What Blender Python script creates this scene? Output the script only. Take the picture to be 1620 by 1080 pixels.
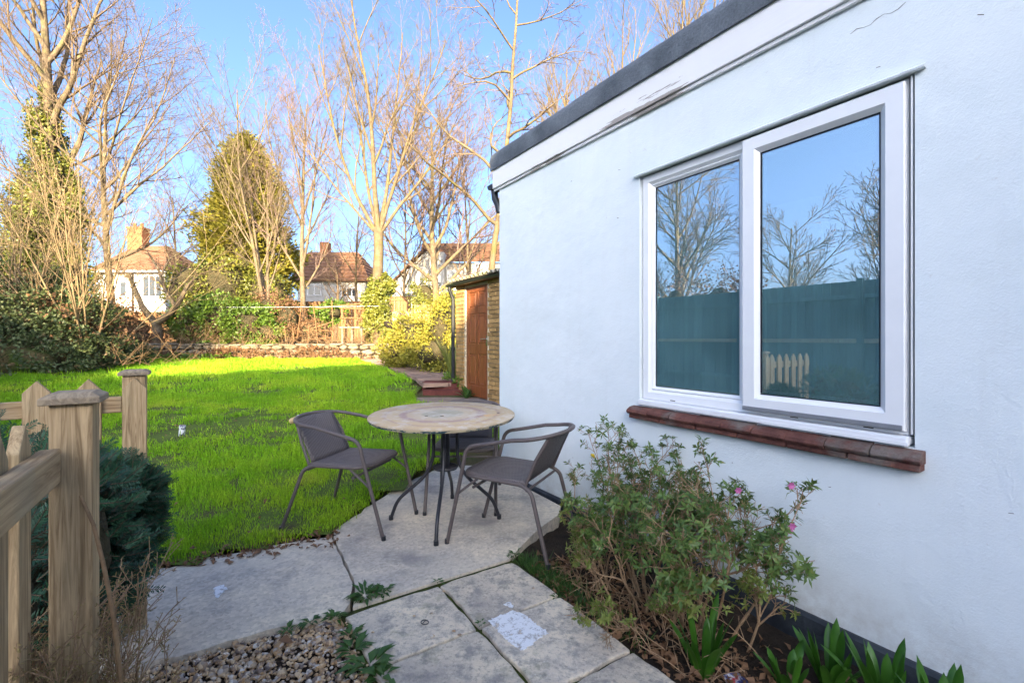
import bpy, math, random
import numpy as np
from mathutils import Vector, Matrix, noise as mnoise

for o in list(bpy.data.objects):
    bpy.data.objects.remove(o)
SC = bpy.context.scene
COL = SC.collection
R = math.radians

# ------------------------------------------------------------------ camera
HC = 1.30                                   # eye height in metres
cam_d = bpy.data.cameras.new('camera')
cam_d.sensor_width = 36.0
cam_d.lens = 16.0
cam_d.shift_y = -0.0031
cam_d.clip_start = 0.05
cam_d.clip_end = 3000
cam = bpy.data.objects.new('camera', cam_d)
COL.objects.link(cam)
cam.location = (0, 0, HC)
cam.rotation_euler = (R(90), 0, 0)
SC.camera = cam

# ------------------------------------------------------------------ sky, sun, exposure
SUN_EL = R(14.0)
SUN_TRAVEL = Vector((-0.075, 0.997, 0))       # horizontal travel direction of sunlight
w = bpy.data.worlds.new('World')
SC.world = w
w.use_nodes = True
wn = w.node_tree
for n_ in list(wn.nodes):
    wn.nodes.remove(n_)
sky = wn.nodes.new('ShaderNodeTexSky')
sky.sky_type = 'NISHITA'
sky.sun_disc = False
sky.sun_elevation = SUN_EL
sky.sun_rotation = math.atan2(-SUN_TRAVEL.x, -SUN_TRAVEL.y)
sky.altitude = 50
sky.air_density = 0.57
sky.dust_density = 5.2
sky.ozone_density = 3.0
bg = wn.nodes.new('ShaderNodeBackground')
bg.inputs['Strength'].default_value = 0.15
wo = wn.nodes.new('ShaderNodeOutputWorld')
wn.links.new(sky.outputs[0], bg.inputs['Color'])
wn.links.new(bg.outputs[0], wo.inputs['Surface'])

sun_d = bpy.data.lights.new('sun', 'SUN')
sun_d.energy = 5.0
sun_d.angle = R(0.5)
sun_d.color = (1.0, 0.79, 0.48)
sun = bpy.data.objects.new('sun', sun_d)
COL.objects.link(sun)
tv = Vector((SUN_TRAVEL.x * math.cos(SUN_EL), SUN_TRAVEL.y * math.cos(SUN_EL), -math.sin(SUN_EL)))
sun.rotation_euler = tv.to_track_quat('-Z', 'Y').to_euler()
sun.location = (0, -20, 15)

vs = SC.view_settings
vs.view_transform = 'Standard'
vs.look = 'None'
vs.gamma = 1
vs.use_curve_mapping = False
vs.exposure = 2.30
SC.cycles.max_bounces = 5
SC.cycles.diffuse_bounces = 3
SC.cycles.transparent_max_bounces = 8
SC.cycles.use_denoising = True

# ------------------------------------------------------------------ coordinates
# house frame: u runs along the white wall away from the eye, n points at the wall
_th = math.atan2(471, 720)
SN, CS = math.sin(_th), math.cos(_th)
ANG_U = math.atan2(CS, -SN)
def W(u, n, z=0.0):
    return Vector((-SN * u + CS * n, CS * u + SN * n, z))
def to_un(X, Y):
    return (-SN * X + CS * Y, CS * X + SN * Y)
def G(px, py, z=0.0):                       # a ground point from photo measurements
    Y = 720 * (HC - z) / (py - 535)
    return Vector(((px - 810) / 720 * Y, Y, z))
def P(px, py, Y):
    return Vector(((px - 810) / 720 * Y, Y, HC - (py - 535) * Y / 720))
def terr(X, Y):
    z = float(np.interp(Y, [-60, 3.4, 8, 10, 13, 17.4, 17.55, 24, 60, 2000], [0, 0, .22, .38, .45, .5, 1.0, 1.1, 1.2, 1.2]))
    return z
def terr_np(Y):
    return np.interp(Y, [-60, 3.4, 8, 10, 13, 17.4, 17.55, 24, 60, 2000], [0, 0, .22, .38, .45, .5, 1.0, 1.1, 1.2, 1.2])

# ------------------------------------------------------------------ scene helpers
def thing(name, label, cat, loc=(0, 0, 0), group=None):
    o = bpy.data.objects.new(name, None)
    o.empty_display_size = 0.1
    COL.objects.link(o)
    o.location = loc
    tag(o, label, cat, group)
    return o
def tag(o, label=None, cat=None, group=None, kind=None):
    if label: o['label'] = label
    if cat: o['category'] = cat
    if group: o['group'] = group
    if kind: o['kind'] = kind
    return o
def wloc(o):
    v = Vector((0, 0, 0))
    while o is not None:
        v = v + o.location
        o = o.parent
    return v
def link_mesh(name, me, mat, parent=None, origin=None):
    o = bpy.data.objects.new(name, me)
    COL.objects.link(o)
    if mat is not None and not me.materials:
        me.materials.append(mat)
    if parent is not None:
        o.parent = parent
    return o
def copy_tree(o, parent=None):
    c = o.copy()
    COL.objects.link(c)
    c.parent = parent
    for ch in o.children:
        copy_tree(ch, c)
    return c

class MB:
    """collects world-space shapes; build() links them as one mesh object"""
    def __init__(s, xf=None):
        s.v, s.f = [], []
        s.xf = xf
    def add(s, vs_, fs):
        b = len(s.v)
        if s.xf is not None:
            vs_ = [s.xf @ Vector(v) for v in vs_]
        s.v.extend([tuple(v) for v in vs_])
        s.f.extend([tuple(i + b for i in f) for f in fs])
    def box(s, c, size, rot=None, taper=1.0):
        hx, hy, hz = size[0] / 2, size[1] / 2, size[2] / 2
        pts = []
        for sz in (-1, 1):
            k = taper if sz > 0 else 1.0
            for sx, sy in ((-1, -1), (1, -1), (1, 1), (-1, 1)):
                p = Vector((sx * hx * k, sy * hy * k, sz * hz))
                if rot is not None:
                    p = rot @ p
                pts.append(Vector(c) + p)
        s.add(pts, [(3, 2, 1, 0), (4, 5, 6, 7), (0, 1, 5, 4), (1, 2, 6, 5), (2, 3, 7, 6), (3, 0, 4, 7)])
        return s
    def hbox(s, u0, u1, n0, n1, z0, z1):
        """box in the house frame"""
        c = W((u0 + u1) / 2, (n0 + n1) / 2, (z0 + z1) / 2)
        return s.box(c, (abs(u1 - u0), abs(n1 - n0), abs(z1 - z0)), Matrix.Rotation(ANG_U, 3, 'Z'))
    def prism(s, poly, z0, z1):
        """vertical prism from an XY outline (counter-clockwise)"""
        a = sum(poly[i][0] * poly[(i + 1) % len(poly)][1] - poly[(i + 1) % len(poly)][0] * poly[i][1] for i in range(len(poly)))
        if a < 0:
            poly = poly[::-1]
        k = len(poly)
        vs_ = [(p[0], p[1], z0) for p in poly] + [(p[0], p[1], z1) for p in poly]
        fs = [tuple(range(k - 1, -1, -1)), tuple(range(k, 2 * k))]
        fs += [(i, (i + 1) % k, k + (i + 1) % k, k + i) for i in range(k)]
        s.add(vs_, fs)
        return s
    def tube(s, pts, rad, sides=8, closed=False, cap=True, squash=1.0):
        pts = [Vector(p) for p in pts]
        k = len(pts)
        if not hasattr(rad, '__len__'):
            rad = [rad] * k
        ring = []
        prev = None
        for i in range(k):
            if closed:
                t = pts[(i + 1) % k] - pts[i - 1]
            else:
                t = pts[min(i + 1, k - 1)] - pts[max(i - 1, 0)]
            if t.length < 1e-9:
                t = Vector((0, 0, 1))
            t.normalize()
            if prev is None:
                a = Vector((0, 0, 1)) if abs(t.z) < 0.9 else Vector((1, 0, 0))
                x = t.cross(a).normalized()
            else:
                x = (prev - t * prev.dot(t))
                x = x.normalized() if x.length > 1e-6 else t.orthogonal().normalized()
            prev = x
            y = t.cross(x)
            for j in range(sides):
                an = 2 * math.pi * j / sides
                ring.append(pts[i] + x * (math.cos(an) * rad[i]) + y * (math.sin(an) * rad[i] * squash))
        fs = []
        for i in range(k if closed else k - 1):
            i2 = (i + 1) % k
            for j in range(sides):
                j2 = (j + 1) % sides
                fs.append((i * sides + j, i * sides + j2, i2 * sides + j2, i2 * sides + j))
        if cap and not closed:
            fs.append(tuple(range(sides - 1, -1, -1)))
            fs.append(tuple(range((k - 1) * sides, k * sides)))
        s.add(ring, fs)
        return s
    def lathe(s, prof, c=(0, 0, 0), sides=24, tilt=None, sx=1.0, sy=1.0):
        vs_, fs = [], []
        for (r, z) in prof:
            for j in range(sides):
                a = 2 * math.pi * j / sides
                p = Vector((r * math.cos(a) * sx, r * math.sin(a) * sy, z))
                if tilt is not None:
                    p = tilt @ p
                vs_.append(Vector(c) + p)
        for i in range(len(prof) - 1):
            for j in range(sides):
                j2 = (j + 1) % sides
                fs.append((i * sides + j, i * sides + j2, (i + 1) * sides + j2, (i + 1) * sides + j))
        fs.append(tuple(range(sides - 1, -1, -1)))
        fs.append(tuple(range((len(prof) - 1) * sides, len(prof) * sides)))
        s.add(vs_, fs)
        return s
    def mesh(s, name, origin=(0, 0, 0)):
        me = bpy.data.meshes.new(name)
        o = Vector(origin)
        me.from_pydata([(v[0] - o.x, v[1] - o.y, v[2] - o.z) for v in s.v], [], s.f)
        me.update()
        return me
    def build(s, name, mat, parent=None, smooth=False, bevel=0.0, segs=2, origin=None, angle=40):
        if origin is None:
            if parent is not None:
                origin = wloc(parent)
            else:
                a = np.array(s.v)
                origin = Vector((a[:, 0].mean(), a[:, 1].mean(), a[:, 2].min()))
        me = s.mesh(name, origin)
        o = link_mesh(name, me, mat, parent)
        if parent is None:
            o.location = origin
        else:
            o.location = Vector(origin) - wloc(parent)
        if smooth:
            me.polygons.foreach_set('use_smooth', [True] * len(me.polygons))
            if smooth == 'auto':
                me.set_sharp_from_angle(angle=R(angle))
        if bevel > 0:
            b = o.modifiers.new('edge', 'BEVEL')
            b.width = bevel
            b.segments = segs
            b.limit_method = 'ANGLE'
            b.angle_limit = R(35)
        return o

def np_obj(name, V, F, mat, parent=None, smooth=False):
    me = bpy.data.meshes.new(name)
    org = wloc(parent) if parent is not None else Vector((float(V[:, 0].mean()), float(V[:, 1].mean()), float(V[:, 2].min())))
    V = V - np.array(org)[None, :]
    F = np.asarray(F, dtype=np.int32)
    k = F.shape[1]
    me.vertices.add(len(V))
    me.vertices.foreach_set('co', V.astype(np.float32).ravel())
    me.loops.add(F.size)
    me.loops.foreach_set('vertex_index', F.ravel())
    me.polygons.add(len(F))
    me.polygons.foreach_set('loop_start', np.arange(0, F.size, k, dtype=np.int32))
    if smooth:
        me.polygons.foreach_set('use_smooth', np.ones(len(F), dtype=bool))
    me.update(calc_edges=True)
    me.validate()
    o = link_mesh(name, me, mat, parent)
    if parent is None:
        o.location = org
    return o

RNG = np.random.default_rng(7)
def unit(a):
    return a / np.maximum(np.linalg.norm(a, axis=1, keepdims=True), 1e-9)
def rand_dirs(k):
    return unit(RNG.normal(size=(k, 3)))
def leaf_mesh(Pn, D, Nn, L, Wd, fold=0.25, curl=0.0):
    """folded two-triangle-pair leaves: base, two mids, tip"""
    D = unit(D)
    S = unit(np.cross(D, Nn))
    U = np.cross(S, D)
    L = np.broadcast_to(np.asarray(L, float), (len(Pn),))[:, None]
    Wd = np.broadcast_to(np.asarray(Wd, float), (len(Pn),))[:, None]
    base = Pn
    m1 = Pn + D * L * .5 + S * Wd * .5 + U * Wd * fold
    m2 = Pn + D * L * .5 - S * Wd * .5 + U * Wd * fold
    mid = Pn + D * L * .5
    tip = Pn + D * L - U * L * curl
    V = np.stack([base, m1, tip, m2, mid], 1).reshape(-1, 3)
    i = np.arange(len(Pn))[:, None] * 5
    F = np.concatenate([i + np.array([[0, 4, 1]]), i + np.array([[1, 4, 2]]), i + np.array([[0, 3, 4]]), i + np.array([[3, 2, 4]])])
    return V, F
def quad_leaves(Pn, D, Nn, L, Wd, fold=.2):
    """cheaper leaves for far foliage: two triangles"""
    D = unit(D)
    S = unit(np.cross(D, Nn))
    U = np.cross(S, D)
    L = np.broadcast_to(np.asarray(L, float), (len(Pn),))[:, None]
    Wd = np.broadcast_to(np.asarray(Wd, float), (len(Pn),))[:, None]
    m1 = Pn + D * L * .5 + S * Wd * .5 + U * Wd * fold
    m2 = Pn + D * L * .5 - S * Wd * .5 + U * Wd * fold
    V = np.stack([Pn, m1, Pn + D * L, m2], 1).reshape(-1, 3)
    i = np.arange(len(Pn))[:, None] * 4
    F = np.concatenate([i + np.array([[0, 2, 1]]), i + np.array([[0, 3, 2]])])
    return V, F
def seg_mesh(segs, sides=3):
    """a prism for every (p0, p1, r0, r1) segment"""
    A = np.array([tuple(s[0]) for s in segs]); B = np.array([tuple(s[1]) for s in segs])
    r0 = np.array([s[2] for s in segs])[:, None]; r1 = np.array([s[3] for s in segs])[:, None]
    D = unit(B - A)
    ref = np.where(np.abs(D[:, 2:3]) < .9, np.array([[0, 0, 1.]]), np.array([[1., 0, 0]]))
    X = unit(np.cross(D, ref)); Y = np.cross(D, X)
    rings = []
    for (Q, r) in ((A, r0), (B, r1)):
        for j in range(sides):
            a = 2 * math.pi * j / sides
            rings.append(Q + X * r * math.cos(a) + Y * r * math.sin(a))
    V = np.stack(rings, 1).reshape(-1, 3)
    i = np.arange(len(segs))[:, None] * (2 * sides)
    F = np.concatenate([i + np.array([[j, (j + 1) % sides, sides + (j + 1) % sides, sides + j]]) for j in range(sides)])
    return V, F
def merge(parts):
    V, F, b = [], [], 0
    for v, f in parts:
        V.append(v); F.append(f + b); b += len(v)
    return np.concatenate(V), np.concatenate(F)

# ------------------------------------------------------------------ materials
class NT:
    def __init__(s, name):
        s.m = bpy.data.materials.new(name)
        s.m.use_nodes = True
        s.t = s.m.node_tree
        for n_ in list(s.t.nodes):
            s.t.nodes.remove(n_)
        s.out = s.t.nodes.new('ShaderNodeOutputMaterial')
    def n(s, typ, **kw):
        x = s.t.nodes.new('ShaderNode' + typ)
        for k, v in kw.items():
            if k in ('inp',):
                for a, b in v.items():
                    x.inputs[a].default_value = b
            else:
                setattr(x, k, v)
        return x
    def l(s, a, b):
        s.t.links.new(a, b)
    def coord(s, kind='pos', scale=(1, 1, 1), rot=(0, 0, 0)):
        if kind == 'pos':
            c = s.n('NewGeometry').outputs['Position']
        else:
            c = s.n('TexCoord').outputs['Object']
        mp = s.n('Mapping')
        mp.inputs['Scale'].default_value = scale
        mp.inputs['Rotation'].default_value = rot
        s.l(c, mp.inputs['Vector'])
        return mp.outputs['Vector']
    def noise(s, vec, scale, detail=4, rough=.55, dist=0.0):
        x = s.n('TexNoise')
        x.inputs['Scale'].default_value = scale
        x.inputs['Detail'].default_value = detail
        x.inputs['Roughness'].default_value = rough
        x.inputs['Distortion'].default_value = dist
        s.l(vec, x.inputs['Vector'])
        return x.outputs['Fac']
    def ramp(s, fac, stops):
        x = s.n('ValToRGB')
        e = x.color_ramp.elements
        while len(e) < len(stops):
            e.new(0.5)
        for el, (p, c) in zip(e, stops):
            el.position = p
            el.color = (c[0], c[1], c[2], 1) if hasattr(c, '__len__') else (c, c, c, 1)
        s.l(fac, x.inputs['Fac'])
        return x.outputs['Color']
    def mix(s, fac, a, b, mode='MIX'):
        x = s.n('MixRGB', blend_type=mode)
        for k, v in ((0, fac), (1, a), (2, b)):
            if hasattr(v, 'is_linked') or hasattr(v, 'links'):
                s.l(v, x.inputs[k])
            elif k == 0:
                x.inputs[0].default_value = v
            else:
                x.inputs[k].default_value = (v[0], v[1], v[2], 1)
        return x.outputs[0]
    def bump(s, h, strength, dist=0.01):
        x = s.n('Bump')
        x.inputs['Strength'].default_value = strength
        x.inputs['Distance'].default_value = dist
        s.l(h, x.inputs['Height'])
        return x.outputs['Normal']
    def pbr(s, col, rough=.8, metal=0, normal=None, spec=.3):
        b = s.n('BsdfPrincipled')
        if hasattr(col, 'links'):
            s.l(col, b.inputs['Base Color'])
        else:
            b.inputs['Base Color'].default_value = (*col, 1)
        if hasattr(rough, 'links'):
            s.l(rough, b.inputs['Roughness'])
        else:
            b.inputs['Roughness'].default_value = rough
        b.inputs['Metallic'].default_value = metal
        b.inputs['Specular IOR Level'].default_value = spec
        if normal is not None:
            s.l(normal, b.inputs['Normal'])
        s.l(b.outputs[0], s.out.inputs['Surface'])
        return b

def rough_mat(name, c1, c2, scale=6, rough=.85, bump=.3, bscale=40, bdist=.01, rnd=0.0, c3=None, fine=True, kind='pos', spec=.25):
    t = NT(name)
    v = t.coord(kind)
    col = t.ramp(t.noise(v, scale, 5, .6), [(.3, c1), (.7, c2)])
    if c3 is not None:
        col = t.mix(t.ramp(t.noise(v, scale * .37 + 1.3, 4), [(.52, 0.), (.66, 1.)]), col, c3)
    if fine:
        col = t.mix(.5, col, t.ramp(t.noise(v, bscale * 2, 3, .7), [(.3, .55), (.7, 1.3)]), 'MULTIPLY')
    if rnd:
        oi = t.n('ObjectInfo').outputs['Random']
        col = t.mix(1.0, col, t.ramp(oi, [(0., 1 - rnd), (1., 1 + rnd * .6)]), 'MULTIPLY')
    nb = t.bump(t.noise(v, bscale, 4, .65), bump, bdist) if bump else None
    t.pbr(col, rough, 0, nb, spec)
    return t.m
def leaf_mat(name, c1, c2, scale=9, trans=.3, rough=.55, c3=None, spec=.35):
    t = NT(name)
    v = t.coord('pos')
    col = t.ramp(t.noise(v, scale, 3, .7), [(.3, c1), (.7, c2)])
    if c3 is not None:
        col = t.mix(t.ramp(t.noise(v, scale * 3.1, 2), [(.6, 0.), (.68, 1.)]), col, c3)
    b = t.n('BsdfPrincipled')
    t.l(col, b.inputs['Base Color'])
    b.inputs['Roughness'].default_value = rough
    b.inputs['Specular IOR Level'].default_value = spec
    tr = t.n('BsdfTranslucent')
    t.l(col, tr.inputs['Color'])
    mx = t.n('MixShader')
    mx.inputs[0].default_value = trans
    t.l(b.outputs[0], mx.inputs[1]); t.l(tr.outputs[0], mx.inputs[2])
    t.l(mx.outputs[0], t.out.inputs['Surface'])
    return t.m
def wood_mat(name, c1, c2, axis='z', rough=.75, freq=1.0, bump=.25, spec=.2, rnd=.12, c3=None):
    t = NT(name)
    lo, hi = 1.6 * freq, 38 * freq
    sc = {'x': (lo, hi, hi), 'y': (hi, lo, hi), 'z': (hi, hi, lo)}[axis]
    v = t.coord('obj', sc)
    nz = t.noise(v, 1.0, 6, .65, 2.2)
    col = t.ramp(nz, [(.36, c1), (.62, c2)])
    if c3 is not None:
        v2 = t.coord('obj', (3, 3, 1.5))
        col = t.mix(t.ramp(t.noise(v2, 1.5, 4), [(.5, 0.), (.7, .8)]), col, c3)
    oi = t.n('ObjectInfo').outputs['Random']
    col = t.mix(1.0, col, t.ramp(oi, [(0., 1 - rnd), (1., 1 + rnd)]), 'MULTIPLY')
    t.pbr(col, rough, 0, t.bump(nz, bump, .004), spec)
    return t.m
def plain(name, c, rough=.6, metal=0, spec=.3, var=.15, scale=12, bump=.08):
    t = NT(name)
    v = t.coord('pos')
    nz = t.noise(v, scale, 5, .6)
    col = t.ramp(nz, [(.25, tuple(x * (1 - var) for x in c)), (.75, tuple(min(x * (1 + var), 1) for x in c))])
    t.pbr(col, rough, metal, t.bump(nz, bump, .004), spec)
    return t.m

MAT = {}
# stucco: white masonry paint with faint dirt
t = NT('white_render')
v = t.coord('pos')
dirt = t.ramp(t.noise(v, 2.3, 6, .65), [(.35, (.74, .805, .82)), (.72, (.795, .85, .862))])
spot = t.ramp(t.noise(v, 26, 3, .6), [(.70, 0.), (.76, .5)])
col = t.mix(spot, dirt, (.62, .62, .60))
zz = t.n('SeparateXYZ'); t.l(v, zz.inputs[0])
mud = t.n('MapRange'); mud.inputs['From Min'].default_value = .28; mud.inputs['From Max'].default_value = -.02
t.l(zz.outputs['Z'], mud.inputs['Value'])
mm = t.n('Math', operation='MULTIPLY'); t.l(mud.outputs[0], mm.inputs[0]); t.l(t.ramp(t.noise(v, 7, 5, .7), [(.35, 0.), (.7, 1.)]), mm.inputs[1])
col = t.mix(mm.outputs[0], col, (.47, .46, .43))
stk = t.n('Mapping'); stk.inputs['Scale'].default_value = (9, 9, .7); t.l(v, stk.inputs['Vector'])
col = t.mix(t.ramp(t.noise(stk.outputs[0], 1.0, 6, .7), [(.54, 0.), (.78, .16)]), col, (.58, .58, .55))
col = t.mix(t.ramp(t.noise(v, .9, 4, .6), [(.55, 0.), (.62, .10)]), col, (.66, .66, .62))
h1 = t.noise(v, 5, 4, .5); h2 = t.noise(v, 120, 3, .7)
hh = t.n('Math', operation='MULTIPLY_ADD'); t.l(h2, hh.inputs[0]); hh.inputs[1].default_value = .20; t.l(h1, hh.inputs[2])
t.pbr(col, .8, 0, t.bump(hh.outputs[0], .55, .02), .2)
MAT['render'] = t.m
MAT['upvc'] = plain('white_plastic', (.82, .83, .84), .32, 0, .45, .03, 8, .02)
# peeling painted timber fascia (grain runs along the wall)
t = NT('peeling_white_paint')
v = t.coord('pos', (1, 1, 1), (0, 0, -ANG_U))
v2 = t.n('Mapping'); v2.inputs['Scale'].default_value = (2.2, 30, 30); t.l(v, v2.inputs['Vector'])
pe = t.noise(v2.outputs[0], 1.0, 6, .7)
big = t.noise(v, 1.6, 3)
ad = t.n('Math', operation='MULTIPLY_ADD'); t.l(big, ad.inputs[0]); ad.inputs[1].default_value = .7; t.l(pe, ad.inputs[2])
zs_ = t.n('SeparateXYZ'); t.l(t.n('NewGeometry').outputs['Position'], zs_.inputs[0])
mr_ = t.n('MapRange'); mr_.inputs['From Min'].default_value = 2.90; mr_.inputs['From Max'].default_value = 2.765; mr_.inputs['To Max'].default_value = .22; t.l(zs_.outputs['Z'], mr_.inputs['Value'])
ad3 = t.n('Math', operation='ADD'); t.l(ad.outputs[0], ad3.inputs[0]); t.l(mr_.outputs[0], ad3.inputs[1])
mask = t.ramp(ad3.outputs[0], [(.0, 0.), (1.0, 1.)])
for el_, ps_ in zip(mask.node.color_ramp.elements, (.985, .996)): el_.position = ps_
sc_ = t.n('Math', operation='MULTIPLY'); t.l(ad3.outputs[0], sc_.inputs[0]); sc_.inputs[1].default_value = .86; t.l(sc_.outputs[0], mask.node.inputs['Fac'])
msk2 = t.ramp(t.noise(v, 3.1, 3), [(.67, 0.), (.72, .55)])
col = t.mix(mask, (.80, .80, .80), (.36, .33, .30))
col = t.mix(msk2, col, (.70, .62, .50))
t.pbr(col, .6, 0, t.bump(ad.outputs[0], .3, .01), .3)
MAT['peel'] = t.m
MAT['felt'] = rough_mat('mineral_felt', (.07, .085, .10), (.17, .195, .225), 3, .95, .9, 48, .008)
t = NT('bitumen_paint'); v = t.coord('pos')
t.pbr(t.ramp(t.noise(v, 6, 5), [(.4, (.012, .016, .022)), (.75, (.05, .06, .07))]), .55, 0, t.bump(t.noise(v, 18, 4), .5, .02), .4)
MAT['bitumen'] = t.m
MAT['clay'] = rough_mat('weathered_clay_tile', (.085, .034, .028), (.19, .078, .058), 14, .75, .8, 45, .008, .3, (.16, .13, .11))
MAT['black_plastic'] = plain('black_plastic', (.018, .02, .024), .35, 0, .45)
MAT['brick'] = rough_mat('yellow_stock_brick', (.36, .22, .085), (.46, .29, .12), 14, .9, .5, 60, .006, .34)
MAT['mortar'] = rough_mat('lime_mortar', (.42, .38, .31), (.52, .47, .38), 12, .95, .4, 80, .004)
MAT['door_wood'] = wood_mat('varnished_door_wood', (.15, .045, .016), (.27, .085, .028), 'z', .42, .7, .12, .45, .05)
MAT['chrome'] = plain('satin_metal', (.62, .63, .65), .25, 1.0, .5, .05)
MAT['asbestos'] = rough_mat('weathered_corrugated_sheet', (.22, .21, .18), (.34, .32, .26), 8, .9, .3, 50, .006, 0, (.16, .17, .08))
MAT['fence_z'] = wood_mat('treated_pine_upright', (.23, .155, .08), (.50, .365, .205), 'z', .75, 1.7, .35, .2, .10, (.27, .235, .14))
MAT['fence_x'] = wood_mat('treated_pine_rail', (.25, .165, .085), (.52, .38, .215), 'x', .75, 1.0, .35, .2, .10, (.30, .26, .18))
MAT['cap_wood'] = wood_mat('weathered_cap_wood', (.21, .165, .115), (.38, .30, .20), 'x', .8, 1.0, .35)
MAT['stained_board'] = wood_mat('stained_fence_board', (.045, .092, .098), (.075, .145, .15), 'z', .8, .6, .3, .15, .25)
MAT['grey_wood'] = wood_mat('silvered_wood', (.22, .18, .13), (.36, .30, .21), 'z', .85, .6)
MAT['brown_fence'] = wood_mat('brown_fence_wood', (.16, .085, .04), (.25, .14, .07), 'z', .85, .6, .3, .15, .2)
MAT['pale_fence'] = wood_mat('pale_fence_wood', (.34, .25, .15), (.46, .35, .22), 'z', .85, .6, .3, .15, .2)
MAT['soil'] = rough_mat('dark_soil', (.022, .016, .011), (.055, .038, .025), 9, .95, 1.0, 45, .03)
MAT['ground'] = rough_mat('garden_earth', (.07, .065, .025), (.12, .085, .04), 2.5, .95, .8, 30, .03, 0, (.05, .08, .015))
MAT['turf'] = rough_mat('turf_thatch', (.075, .12, .016), (.13, .18, .03), 4, .95, .8, 40, .03, 0, (.09, .085, .03))
MAT['bark_hazel'] = rough_mat('hazel_bark', (.17, .12, .065), (.29, .215, .12), 5, .9, .5, 22, .02)
MAT['bark'] = rough_mat('pale_bark', (.085, .064, .042), (.19, .145, .095), 5, .9, .9, 22, .03, 0, (.15, .13, .06))
MAT['bark_red'] = rough_mat('reddish_twig_bark', (.135, .09, .072), (.19, .132, .105), 5, .9, .5, 22, .02)
MAT['bark_dark'] = rough_mat('dark_twig_bark', (.10, .07, .048), (.17, .125, .08), 5, .9, .5, 22, .02)
MAT['bark_gold'] = rough_mat('golden_bark', (.08, .060, .036), (.18, .135, .08), 5, .9, .8, 22, .03, 0, (.12, .105, .04))
# concrete and paving
t = NT('old_concrete'); v = t.coord('pos')
a = t.ramp(t.noise(v, 1.7, 6, .62), [(.34, (.40, .36, .315)), (.50, (.575, .505, .405)), (.68, (.72, .62, .46))])
sp = t.n('TexVoronoi'); sp.inputs['Scale'].default_value = 62; t.l(v, sp.inputs['Vector'])
a = t.mix(.42, a, t.ramp(sp.outputs['Color'], [(.1, .60), (.9, 1.32)]), 'MULTIPLY')
a = t.mix(t.ramp(t.noise(v, 2.1, 6, .7), [(.50, 0.), (.64, .75)]), a, (.24, .225, .215))
a = t.mix(t.ramp(t.noise(v, .75, 5, .6), [(.48, 0.), (.62, .75)]), a, (.70, .62, .48))
a = t.mix(t.ramp(t.noise(v, 33, 4, .75), [(.55, 0.), (.68, .6)]), a, (.26, .235, .21))
a = t.mix(t.ramp(t.noise(v, 9, 6, .75), [(.58, 0.), (.72, .6)]), a, (.26, .245, .23))
a = t.mix(t.ramp(t.noise(v, 5.3, 5, .7), [(.66, 0.), (.72, .5)]), a, (.62, .57, .49))
hn = t.n('Math', operation='MULTIPLY_ADD'); t.l(sp.outputs['Distance'], hn.inputs[0]); hn.inputs[1].default_value = .15; t.l(t.noise(v, 6, 6, .65), hn.inputs[2])
t.pbr(a, .9, 0, t.bump(hn.outputs[0], .8, .012), .25)
MAT['concrete'] = t.m
t = NT('riven_slab'); v = t.coord('pos')
a = t.ramp(t.noise(v, 2.6, 6, .65), [(.32, (.38, .335, .285)), (.48, (.56, .485, .38)), (.66, (.72, .61, .445))])
a = t.mix(t.ramp(t.noise(v, 1.3, 4, .6), [(.45, 0.), (.6, .6)]), a, (.70, .61, .46))
a = t.mix(t.ramp(t.noise(v, 13, 6, .75), [(.47, 0.), (.62, .85)]), a, (.27, .25, .225))
a = t.mix(t.ramp(t.noise(v, 42, 5, .8), [(.52, 0.), (.64, .7)]), a, (.21, .195, .18))
a = t.mix(t.ramp(t.noise(v, 4.4, 5, .7), [(.56, 0.), (.66, .45)]), a, (.19, .19, .12))
a = t.mix(t.ramp(t.noise(v, 70, 3, .7), [(.60, 0.), (.72, .5)]), a, (.62, .57, .48))
oi = t.n('ObjectInfo').outputs['Random']
a = t.mix(1., a, t.ramp(oi, [(0., .86), (1., 1.12)]), 'MULTIPLY')
t.pbr(a, .88, 0, t.bump(t.noise(v, 16, 7, .7), .8, .014), .25)
MAT['slab'] = t.m
MAT['moss'] = rough_mat('mossy_joint', (.02, .026, .008), (.075, .095, .012), 16, .95, 1., 90, .01)
MAT['red_step'] = rough_mat('red_painted_step', (.085, .024, .02), (.14, .042, .034), 6, .8, .4, 40, .006)
MAT['path_stone'] = rough_mat('path_paver', (.24, .16, .125), (.36, .25, .19), 4, .9, .5, 40, .008, .14)
MAT['wall_stone'] = rough_mat('rubble_stone', (.17, .14, .10), (.30, .25, .175), 6, .9, .8, 22, .02, .25, (.17, .15, .11))

# ---------------------------------------------------------------- ground sheet
def ground_sheet():
    ys = np.concatenate([[-120, -30], np.arange(-6, 17.4, .6), [17.38, 17.40, 17.55, 17.6], np.arange(18.2, 30, .8), [34, 40, 50, 65, 90, 140, 250, 500, 1100, 2200]])
    xs = np.concatenate([[-2200, -900, -400, -150, -70], np.arange(-40, 41, 1.6), [70, 150, 400, 900, 2200]])
    V = []
    for y in ys:
        for x in xs:
            u_, n_ = to_un(x, y)
            z = terr(x, y) - .02
            if 17.6 > y > 2.5: z += .025 * (mnoise.noise((x * .6, y * .6, 0)))
            # planting bed and foundation zone near the building stay just under the patio
            if y < 4.2: z = min(z, -.16)
            V.append((x, y, z))
    V = np.array(V)
    nx = len(xs)
    F = np.array([[j * nx + i, j * nx + i + 1, (j + 1) * nx + i + 1, (j + 1) * nx + i] for j in range(len(ys) - 1) for i in range(nx - 1)])
    o = np_obj('ground', V, F, MAT['ground'], None, True)
    tag(o, kind='structure')
ground_sheet()

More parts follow.
